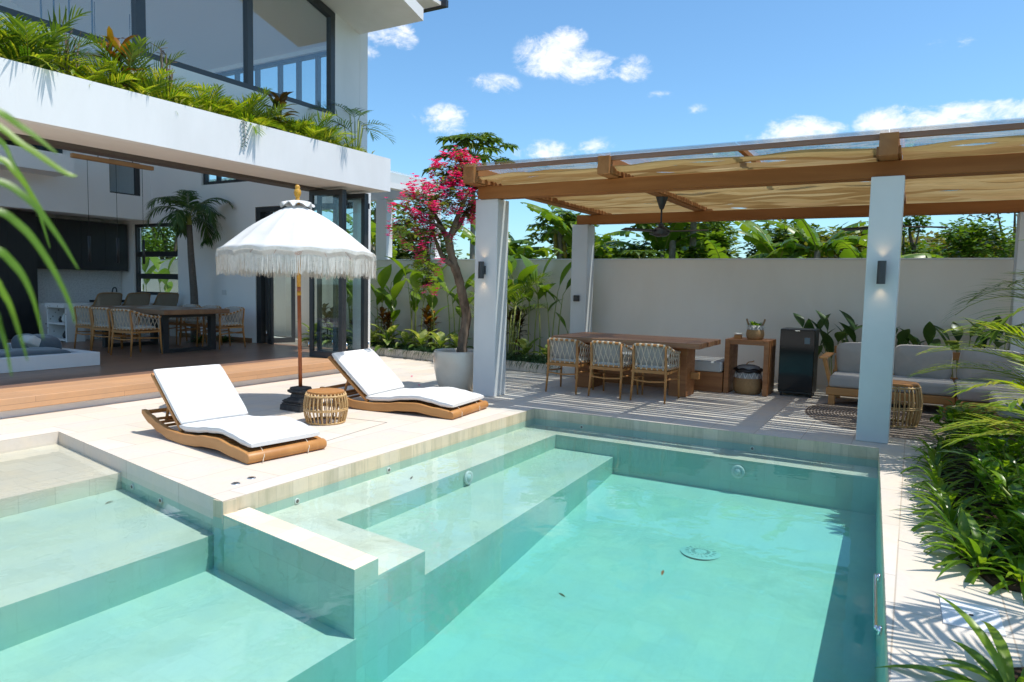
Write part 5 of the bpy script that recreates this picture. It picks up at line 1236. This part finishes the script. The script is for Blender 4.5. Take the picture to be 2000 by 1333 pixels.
for (x, y, s) in ((11.2, 11.5, 1.0), (11.15, 10.75, 1.1), (11.2, 10.2, 1.0), (11.1, 9.75, .9), (11.15, 9.35, 1.1), (11.1, 8.85, .85), (11.1, 8.45, 1.0), (11.05, 7.95, .95), (11.0, 7.5, .9), (10.95, 6.0, .9), (10.9, 5.55, .7)):
    lb = nth(i)+' of the yellow-green dieffenbachias along the wall bed'; i += 1
    if proto is None: proto = rosette('dieffenbachia', lb, 'dieffenbachia', (x, y, .13), L_DIEF, 15, .44, .17, .1, 1.25, 1.2, GD, stem=.22); proto.scale = (s, s, s)
    else: dup(proto, (x, y, .13), PR.random()*6, lb, GD, s)
palm_clump('cane_palm', 'yellow cane palm clump right of the left white pillar', 'palm', (11.05, 6.5, .13), L_PALM, 17, .80, (.7, 1.4), .34, .024, 14, stemh=1.0, droop=1.3, r0=.28)
PR.seed(12); mb = MB()
for k in range(6500):
    y = 4.9+6.9*PR.random(); x = kx(y)+.10+.42*PR.random()**1.3; az = PR.random()*6.28; e = .35+1.0*PR.random()
    d = Vector((cos(az)*cos(e)-.35, sin(az)*cos(e), sin(e)))
    mb.leaf((x, y, .13), d, .20+.15*PR.random(), .011, 1.7+.9*PR.random(), 4, 0, .4)
tag(mb.build('mondo_grass', L_MONDO), 'dark green mondo grass spilling over the planter kerb', 'grass', kind='stuff')
i = 0
for (x, y, n_, L_) in ((11.45, 1.35, 8, .34), (11.5, .98, 9, .42), (11.55, .62, 9, .46), (11.5, .2, 7, .4), (11.5, -.22, 7, .42), (11.55, -.62, 8, .40), (11.5, -1.0, 8, .4)):
    lb = nth(i)+' of the dark canna-like plants between sofa and wall'; i += 1
    t = thing('canna', lb, 'canna', (x, y, .02), 0, 'dark leafy plants behind the sofa'); mb = MB(); st = MB()
    for k in range(n_):
        az = 2.4*k+y; h = .38+.52*PR.random(); b = (cos(az)*.05, sin(az)*.05, 0); tp = (cos(az)*.12, sin(az)*.16, h); st.tube([b, tp], .007, 5); e = .5+.9*PR.random()
        mb.leaf(tp, (cos(az)*cos(e), sin(az)*cos(e), sin(e)), L_*1.15*(.8+.4*PR.random()), .16, .7, 7, .25)
    mb.build('leaves', L_BIRD, t); st.build('stems', CANE, t)

# --- potted bougainvillea
pt = thing('plant_pot', 'large cream glazed pot holding the bougainvillea', 'plant pot', (8.0, 5.47, .001))
MB().lathe([(.001, .0), (.205, .0), (.235, .02), (.285, .16), (.315, .30), (.325, .42), (.322, .53), (.315, .555), (.30, .555), (.292, .52), (.285, .44)], 48).build('vessel', POTM, pt)
MB().lathe([(.001, .475), (.15, .48), (.276, .47)], 32).build('soil', SOIL, pt)
PR.seed(31)
bo = thing('bougainvillea', 'pink flowering bougainvillea standard growing from the cream pot', 'bougainvillea', (8.0, 5.47, .46))
tk = MB(); tr_ = [(.14, .02, 0), (.16, .01, .25), (.21, -.01, .55), (.13, .0, .82), (.02, .0, 1.08), (-.10, .01, 1.30), (-.20, .01, 1.52), (-.22, .02, 1.66)]
P = smooth_path(tr_, 5); tk.tube(P, [lerp(.072, .052, i/(len(P)-1))*(1+.30*mnoise.noise(Vector((i*.75, 2, 0)))) for i in range(len(P))], 12)
F = Vector(P[-1]); LB = [[(-.05, .0, 1.25), (-.30, .02, 1.34), (-.44, .05, 1.55), (-.50, .08, 1.72)], [(-.22, .02, 1.6), (-.34, .1, 1.85), (-.5, .15, 2.05)], [(-.22, .02, 1.62), (-.06, -.05, 1.82), (.10, -.05, 2.0), (.26, -.06, 2.10)], [(-.2, .02, 1.6), (-.18, -.1, 1.9), (-.05, -.15, 2.2), (.1, -.12, 2.4)], [(-.24, .02, 1.6), (-.5, -.05, 1.75), (-.75, .05, 1.8)]]
ends = []
for b in LB:
    q = smooth_path(b, 4); tk.tube(q, [lerp(.045, .014, i/(len(q)-1)) for i in range(len(q))], 8); ends.append(Vector(b[-1]))
tk.build('trunk', BARK, bo)
CLB = [((-.55, .05, 2.02), .30), ((-.2, 0, 2.2), .30), ((-.85, .05, 1.95), .26), ((.05, -.03, 2.42), .24), ((-.5, .05, 1.65), .24), ((.30, -.05, 2.42), .2), ((-1.12, .05, 1.72), .20), ((-.9, .05, 1.55), .22), ((-.72, .02, 1.25), .2), ((.1, -.05, 2.05), .22), ((-.62, .05, 1.02), .13), ((.08, 0, 2.66), .13), ((-.3, 0, 2.45), .22), ((.36, -.05, 2.05), .16), ((.35, -.02, 2.62), .14)]
br = MB(); lv = MB(); fl = MB()
for (c, r) in CLB:
    c = Vector(c); e = min(ends, key=lambda q: (q-c).length); br.tube(smooth_path([e, (e+c)*.5+Vector((0, 0, .08)), c], 4), [.012, .011, .010, .009, .008, .007, .006, .005, .004], 5)
    for k in range(int(240*r)): 
        v = Vector((PR.gauss(0, .55), PR.gauss(0, .55), PR.gauss(0, .5)))*r; a = PR.random()*6.28
        if k % 3 == 0: br.tube([c+v*.25, c+v*.7, c+v], .003, 4, False)
        for m in range(9): a = PR.random()*6.28; lv.leaf(c+v*(.6+.4*PR.random()), (cos(a), sin(a), .2*PR.gauss(0, 1)), .05+.03*PR.random(), .032, .5, 2, .2)
    for k in range(int((96 if c.z > 1.8 else 34)*r)):
        v = Vector((PR.gauss(0, 1), PR.gauss(0, 1), PR.gauss(.15, 1)))  .normalized()*r*(.5+.85*PR.random()); cc = c+v
        for m in range(11):
            a = PR.random()*6.28; p = cc+Vector((PR.gauss(0, .03), PR.gauss(0, .03), PR.gauss(0, .035)))
            for q in range(3): fl.leaf(p, (cos(a+q*2.1), sin(a+q*2.1), .45), 0.034+.014*PR.random(), .032, .6, 2, .2, .5)
br.build('branches', BARK, bo); lv.build('foliage', L_BOUG, bo); fl.build('flowers', L_BRACT, bo)
t = thing('fallen_petals', 'few pink bougainvillea petals lying on the paving', 'petals', (7.4, 5.9, .001)); mb = MB()
for (x, y) in ((.3, .9), (.1, .4), (.9, 1.1), (-.3, .5), (.6, .2), (1.3, .9)): mb.leaf((x, y, .002), (PR.random()-.5, PR.random()-.5, .1), .05, .035, .2, 2, .3)
mb.build('petal', L_BRACT, t)

# --- indoor palm and floor plants
PR.seed(41)
ip = thing('indoor_palm', 'palm tree with drooping dark fronds growing inside the house', 'palm tree', (9.12, 12.75, .2105)); mb = MB(); st = MB()
P = smooth_path([(.02, 0, 0), (.03, .02, .9), (-.04, .0, 1.7), (-.07, 0, 2.35)], 5); MB().tube(P, [lerp(.085, .052, i/(len(P)-1)) for i in range(len(P))], 12).build('trunk', PALMBARK, ip)
MB().tube([P[-1], P[-1]+Vector((0, 0, .22))], [.055, .035], 10).build('crownshaft', CANE, ip)
for k in range(13):
    az = k*2.4+.3; e = lerp(.35, 1.35, k/13); frond(mb, st, P[-1]+Vector((0, 0, .15)), az, e, 1.0*(.8+.3*PR.random()), lerp(3.1, 1.7, k/13), 26, .38, .028, -.25, .2, 2.1)
mb.build('fronds', L_PALMD, ip); st.build('midribs', CANE, ip)
for (x, y, lb) in ((8.95, 12.35, 'low dark green plant at the foot of the indoor palm, left one'), (9.35, 12.1, 'low dark green plant at the foot of the indoor palm, right one')):
    rosette('floor_plant', lb, 'plant', (x, y, .2105), L_BIRD, 22, .26, .07, .1, 1.3, 1.0)

# --- beyond the wall
GZ = -.2
bn = [((14.4, 12.6), 2.5, 1, 8, 1.9, 'banana plant over the wall seen left of the canopy post'), ((14.3, 8.75), 2.0, 2, 8, 1.7, 'banana plant over the wall left behind the bougainvillea'), ((13.8, 7.7), 1.9, 3, 8, 1.5, 'banana plant over the wall behind the bougainvillea trunk'),
      ((14.6, 6.6), 2.25, 4, 8, 1.9, 'banana plant over the wall between the two left pillars'), ((13.6, 3.15), 1.7, 5, 6, 1.25, 'banana plant with a young upright leaf over the middle of the wall'), ((14.5, 2.35), 2.0, 6, 8, 1.5, 'green banana plant over the wall left of the brown trunked palm'),
      ((14.0, .75), 1.75, 7, 7, 1.3, 'banana plant over the wall just left of the front pillar'), ((13.9, .05), 1.5, 8, 6, 1.2, 'small banana plant over the wall just right of the front pillar'), ((15.5, 5.0), 2.3, 9, 8, 1.8, 'banana plant over the wall right of the rear pillar')]
for (p, h, sd, nl, L, lb) in bn: banana(lb, (p[0], p[1], GZ), h+.2, nl, L, .44, seed=sd)
t = banana('brown trunked travellers palm with fanned stalks over the wall', (14.4, 1.62, GZ), 2.45, 9, 1.35, .36, 'banana plants behind the garden wall', 17, [1.9, 1.5, 1.2, 4.9, 4.5, 2.4, 4.2, 1.0, 5.3])
papaya('large papaya tree with domed crown above the pergola corner', (20.0, 13.1, GZ), 6.0, 26, .62, 1.25, seed=1)
papaya('papaya tree with hanging flowers over the wall by the rear pillar', (14.6, 7.15, GZ), 2.95, 16, .42, .7, seed=2, fruit=True)
papaya('papaya tree over the wall behind the ceiling fan, left one', (15.4, 4.75, GZ), 3.3, 16, .42, .75, seed=3)
papaya('papaya tree over the wall behind the ceiling fan, right one', (15.6, 4.35, GZ), 3.4, 16, .42, .75, seed=4)
papaya('small papaya tree over the wall right of the rear pillar', (14.2, 5.0, GZ), 2.15, 14, .36, .55, seed=5)
papaya('thin trunked papaya behind the canopy opening by the house', (15.0, 13.0, GZ), 3.7, 14, .45, .8, seed=6)
GT = 'trees beyond the garden wall'
tr = [('round_tree', (22, -.95), 3.0, 2.4, L_OLIVE, 15000, .19, 'wide olive-green round topped tree right of the front pillar'), ('small_tree', (16.0, -.9), 3.0, .8, L_MID, 3200, .13, 'bright green small tree in front of the olive-green tree'), ('thin_tree', (20, -2.0), 4.4, 1.1, L_OLIVE, 1800, .14, 'thin feathery tree at the far right behind the rear pillar'),
      ('small_tree', (15.5, -.05), 2.6, .75, L_MID, 2200, .12, 'low bright green tree by the bare trunk right of the front pillar'), ('dense_tree', (21, 6.0), 3.6, 2.2, L_DARK, 12000, .24, 'dense dark tree behind the papayas over the middle of the wall'), ('dense_tree', (22, 2.8), 3.2, 2.3, L_DARK, 12000, .24, 'dense dark tree behind the green banana plant'),
      ('small_tree', (15.4, 5.75), 2.7, .9, L_MID, 5000, .18, 'bright green bush over the wall right of the rear pillar'), ('small_tree', (15.0, 3.9), 2.75, .8, L_MID, 4200, .17, 'mid green bush over the wall behind the fan'), ('dense_tree', (18.5, 8.9), 3.4, 1.6, L_DARK, 8000, .24, 'dense dark tree behind the bougainvillea'), ('dense_tree', (19, 16.0), 3.9, 2.3, L_DARK, 8000, .24, 'dense dark tree seen beside the canopy post'),
      ('small_tree', (14.6, 21.6), 3.8, 1.6, L_MID, 4500, .15, 'leafy green tree seen through the kitchen window'), ('dense_tree', (16.5, 25.5), 5.0, 2.8, L_DARK, 8000, .25, 'dark tree filling the kitchen window view'), ('olive_tree', (17.8, 1.2), 3.1, 1.3, L_OLIVE, 5000, .17, 'dry olive toned tree behind the brown trunked palm'), ('olive_tree', (24, -4.2), 3.3, 2.4, L_OLIVE, 9000, .22, 'olive-green tree at the far right edge over the wall'), ('small_tree', (17, 7.4), 2.9, 1.0, L_DARK, 4200, .18, 'dark bush behind the rear pillar banana leaves')]
for k, (nm, p, h, cr, lm, n_, sz, lb) in enumerate(tr): tree(nm, lb, (p[0], p[1], GZ), h, cr, lm, n_, sz, k, GT, trunk=.10 if cr < 1.2 else .16)
t = thing('bare_tree', 'sparse dark forked trunk with few leaves right of the front pillar', 'tree', (15.2, .12, GZ)); mb = MB()
for b in ([(0, 0, 0), (0, 0, 1.8), (.05, -.08, 2.5), (0, -.14, 3.0)], [(0, 0, 1.9), (.02, .1, 2.4), (0, .12, 2.9)], [(.05, -.08, 2.45), (.1, .02, 2.8), (.08, .03, 3.1)]): q = smooth_path(b, 4); mb.tube(q, [lerp(.042, .010, i/(len(q)-1)) for i in range(len(q))], 7)
mb.build('trunk', BARK, t); mb = MB(); PR.seed(3); crown_leaves(mb, [((.0, -.14, 3.0), (.16, .2, .14)), ((0, .14, 2.92), (.15, .18, .14)), ((.08, .03, 3.12), (.14, .2, .12)), ((0, .05, 2.5), (.12, .15, .12))], 420, .11); mb.build('leaves', L_MID, t)
PR.seed(77); mb = MB(); cl = []
for k in range(44): cl.append(((26+6*PR.random(), -14+40*k/44, .8+1.2*PR.random()), (1.6, 1.3, 1.3)))
crown_leaves(mb, cl, 22000, .36); tag(mb.build('far_thicket', L_DARK), 'continuous dark green thicket in the distance beyond the wall', 'thicket', kind='stuff')
# --- shrub bed at the right of the pool
PR.seed(55)
GS = 'strap leaved plants along the shrub bed edge'
edge = [(7.55, -.40), (7.0, -.32), (6.55, -.30), (6.1, -.30), (5.75, -.31), (5.4, -.34), (5.1, -.35), (4.8, -.38), (4.55, -.40), (4.35, -.46), (4.25, -.62), (6.8, -.62), (6.2, -.58), (5.55, -.60), (4.95, -.62), (4.5, -.68)]
protos = []
for k, (x, y) in enumerate(edge):
    lb = ('strap plant number %s from the far end along the pool side of the bed' % ['one', 'two', 'three', 'four', 'five', 'six', 'seven', 'eight', 'nine', 'ten', 'eleven'][k]) if k < 11 else ('strap plant number %s from the far end in the second row of the bed' % ['one', 'two', 'three', 'four', 'five'][k-11])
    y += .07
    if k < 3: protos.append(rosette('strap_plant', lb, 'strap plant', (x, y, .02), L_SPIKE if k != 1 else L_BUSH, 24, .29, .036, .15, 1.35, 1.25, GS))
    else: dup(protos[k % 3], (x, y, .02+.06*(k > 10)), PR.random()*6.3, lb, GS, .8+.35*PR.random())
def broad_shrub(label, loc, h, r, n, lm, L=.13, wd=.055, nst=9):
    t = thing('leafy_shrub', label, 'shrub', loc, 0, 'broad leaved shrubs in the shrub bed'); mb = MB(); st = MB()
    for s in range(nst):
        a = 2.4*s; q = r*(.35+.65*PR.random()); tp = Vector((cos(a)*q, sin(a)*q, h*(.65+.45*PR.random()))); tp.z *= .82; P = smooth_path([(0, 0, 0), tp*.5+Vector((0, 0, .05)), tp], 4); st.tube(P, .006, 5, False)
        for k in range(n):
            f = .25+.75*(k+PR.random())/n; p = P[min(int(f*(len(P)-1)), len(P)-1)]+Vector((PR.gauss(0, .02), PR.gauss(0, .02), PR.gauss(0, .02))); az = k*2.4+s; e = lerp(.0, .9, f)
            mb.leaf(p, (cos(az)*cos(e), sin(az)*cos(e), sin(e)), L*(.7+.6*PR.random()), wd*(.8+.4*PR.random()), .9, 4, .25, .42)
    mb.build('leaves', lm, t); st.build('stems', CANE, t)
for (x, y, h, r, lb, lm) in ((7.62, -.45, .50, .28, 'small upright leafy shrub at the far corner of the shrub bed by the rug', L_BUSH), (5.15, -.66, .52, .40, 'glossy green shrub in the middle of the shrub bed', L_BUSH), (4.6, -.72, .44, .34, 'glossy green shrub at the near end of the shrub bed', L_BUSH), (5.8, -.66, .55, .40, 'bright leafy shrub under the palm fronds', L_SPIKE), (6.5, -.68, .55, .40, 'leafy shrub behind the strap plants near the sofa', L_BUSH), (4.95, -1.05, .6, .45, 'glossy green shrub at the right picture edge by the near paving', L_BUSH), (5.6, -1.1, .66, .45, 'glossy shrub deep in the bed under the nearest palm', L_BUSH)):
    broad_shrub(lb, (x, y, .02), h, r, 22, lm, .115, .05, 12)
GP = 'feather palms in the shrub bed'
def bedpalm(label, loc, fr, lm=L_ARECA, ll=.42, lw=.026):
    t = thing('feather_palm', label, 'palm', loc, 0, GP); mb = MB(); st = MB()
    for (az, e, L, dr, h) in fr: frond(mb, st, (0, 0, h), radians(az), e, L, dr, 24, ll, lw, .25, .14, 1.0, .009, .3)
    for k in range(5): a = 1.3*k; st.tube([(cos(a)*.06, sin(a)*.06, 0), (cos(a)*.03, sin(a)*.03, .5)], .018, 7)
    mb.build('fronds', lm, t); st.build('stems', CANE, t)
bedpalm('bright yellow-green palm arching over the sofa end from the right', (7.0, -1.36, .02), [(100, .85, 1.4, 1.15, .45), (75, .95, 1.35, 1.2, .5), (125, .70, 1.25, 1.1, .4), (88, .6, 1.35, 1.0, .5), (112, 1.05, 1.4, 1.3, .5), (55, 1.05, 1.3, 1.0, .4), (150, .9, 1.2, 1.1, .4), (20, .8, 1.2, 1.0, .4), (200, .9, 1.2, 1.0, .4), (300, .9, 1.2, 1.0, .4)])
bedpalm('palm with low bright fronds reaching towards the chaise from the right', (5.9, -1.24, .02), [(88, .50, 1.0, .95, .35), (112, .55, 1.0, 1.0, .3), (60, .6, 1.05, 1.1, .35), (135, .9, 1.3, 1.2, .3), (30, 1.0, 1.2, 1.0, .3), (180, .8, 1.1, 1.0, .3), (270, .9, 1.2, 1.0, .3)])
bedpalm('tall olive palm with drooping old fronds at the right edge', (7.6, -1.55, .02), [(95, 1.15, 1.55, 2.0, .8), (70, 1.2, 1.5, 1.8, .8), (120, 1.1, 1.5, 2.1, .8), (150, 1.2, 1.5, 1.6, .8), (40, 1.2, 1.5, 1.5, .8), (220, 1.1, 1.5, 1.6, .8), (320, 1.1, 1.5, 1.6, .8)], L_PALM, .46, .028)
bedpalm('near palm just outside the right edge whose fronds shade the paving', (4.3, -1.75, .02), [(110, .95, 1.45, 1.0, .7), (65, 1.0, 1.35, 1.0, .7), (135, 1.0, 1.4, 1.0, .6), (40, 1.0, 1.4, 1.0, .6), (170, .9, 1.3, 1.0, .6), (250, .9, 1.3, 1.0, .6), (310, .9, 1.3, 1.0, .6)], L_PALM, .42, .026)
bedpalm('nearest palm beside the camera whose fronds shade the near paving', (3.15, -1.35, .0), [(95, 1.1, 1.3, .9, .8), (130, 1.1, 1.3, .9, .8), (55, 1.1, 1.3, .9, .8), (200, 1, 1.2, .9, .8), (300, 1, 1.2, .9, .8)], L_PALM, .4, .026)
PR.seed(58)
for (x, y, lb, s) in ((6.9, -.85, 'silvery pleated cycad among the shrubs near the chaise', 1.0), (6.1, -.88, 'silvery pleated cycad among the shrubs at the right edge', .95)):
    palm_clump('cycad', lb, 'cycad', (x, y, .02), L_PALMD, 9, .62*s, (.35, 1.0), .16, .030, 26, stemh=0, droop=.9)
rosette('strap_plant', 'bright strap leaved plant at the bottom right corner of the paving', 'strap plant', (2.98, -.40, .0), L_SPIKE, 20, .38, .05, .2, 1.2, 1.1)
MB().prism([(2.7, -.33), (3.2, -.36), (3.5, -.8), (3.3, -2.0), (2.6, -2.0)], .001, .02).build('soil', SOIL, None, smooth=False)
tag(bpy.data.objects[-1] if False else [o for o in COL.objects if o.name.startswith('soil') and o.parent is None][0], 'small dark soil patch at the near right corner of the paving', 'planting bed')
# --- palm beside the camera on the left
t = thing('near_palm', 'blurred bright green palm fronds hanging in from the left edge', 'palm', (.12, 1.05, 0)); mb = MB(); st = MB(); o = Vector((.12, 1.05, 0))
BL = [[(.366, .877, 1.635), (.406, .859, 1.615), (.435, .844, 1.589)], [(.404, .969, 1.637), (.452, .948, 1.609), (.487, .93, 1.582), (.499, .924, 1.578)], [(.383, .902, 1.559), (.421, .885, 1.541), (.446, .873, 1.502), (.465, .863, 1.46)],
      [(.359, .847, 1.521), (.39, .833, 1.505), (.412, .823, 1.468), (.428, .814, 1.423), (.432, .812, 1.399)], [(.35, .829, 1.481), (.375, .818, 1.464), (.389, .812, 1.432), (.397, .808, 1.384)], [(.368, .876, 1.452), (.388, .867, 1.43), (.398, .863, 1.394), (.405, .859, 1.356)],
      [(.431, 1.012, 1.601), (.463, .998, 1.583), (.487, .987, 1.537), (.506, .977, 1.493)], [(.356, .848, 1.417), (.373, .841, 1.39), (.379, .838, 1.343)], [(.471, 1.104, 1.649), (.506, 1.088, 1.599), (.526, 1.079, 1.552), (.539, 1.072, 1.492)]]
hub = [Vector((.24, .96, 1.66)), Vector((.25, .95, 1.60)), Vector((.26, .93, 1.55)), Vector((.26, .92, 1.52)), Vector((.26, .90, 1.49)), Vector((.27, .92, 1.46)), Vector((.25, 1.02, 1.6)), Vector((.26, .90, 1.43)), Vector((.25, 1.06, 1.66))]
for b, h in zip(BL, hub):
    q = smooth_path([h]+[Vector(p) for p in b], 5); n = len(q)-1
    mb.ribbon([p-o for p in q], [max(.0046*sin(pi*min(.12+.86*i/n, .985))**.7, .0008) for i in range(n+1)], Vector((.35, .15, .55)).normalized(), fold=.2)
q = smooth_path([Vector((.0, 0, 0)), Vector((.02, -.02, .9)), Vector((.10, -.06, 1.35)), Vector((.14, -.12, 1.45)), Vector((.13, -.09, 1.66))], 5); st.tube(q, .010, 7)
q2 = smooth_path([Vector((0, 0, 0)), Vector((-.02, .02, .9)), Vector((.06, .02, 1.5)), Vector((.14, .0, 1.68))], 5); st.tube(q2, .010, 7)
for k in range(5): frond(mb, st, (0, 0, .7), radians(130+25*k), 1.0, .8, 1.2, 18, .3, .022)
mb.build('fronds', L_FRONT, t); st.build('stems', CANE, t)

for (x, y, z, a, lb) in ((4.6, 3.6, -.187, .4, 'small brown leaf lying on the pool bench'), (4.35, 2.02, fz(4.35)+.003, 1.1, 'thin brown leaf on the deep pool floor'), (2.95, 5.2, -.247, .3, 'brown leaf on the shallow pool step by the slanting wall'), (3.6, 1.1, ZW+.002, .2, 'tiny leaf floating on the pool water')):
    mb = MB(); mb.leaf((0, 0, .003), (cos(a), sin(a), .08), .08, .016, .25, 4, .3); o = mb.build('fallen_leaf', L_DRY); o.location = (x, y, z); tag(o, lb, 'leaf')
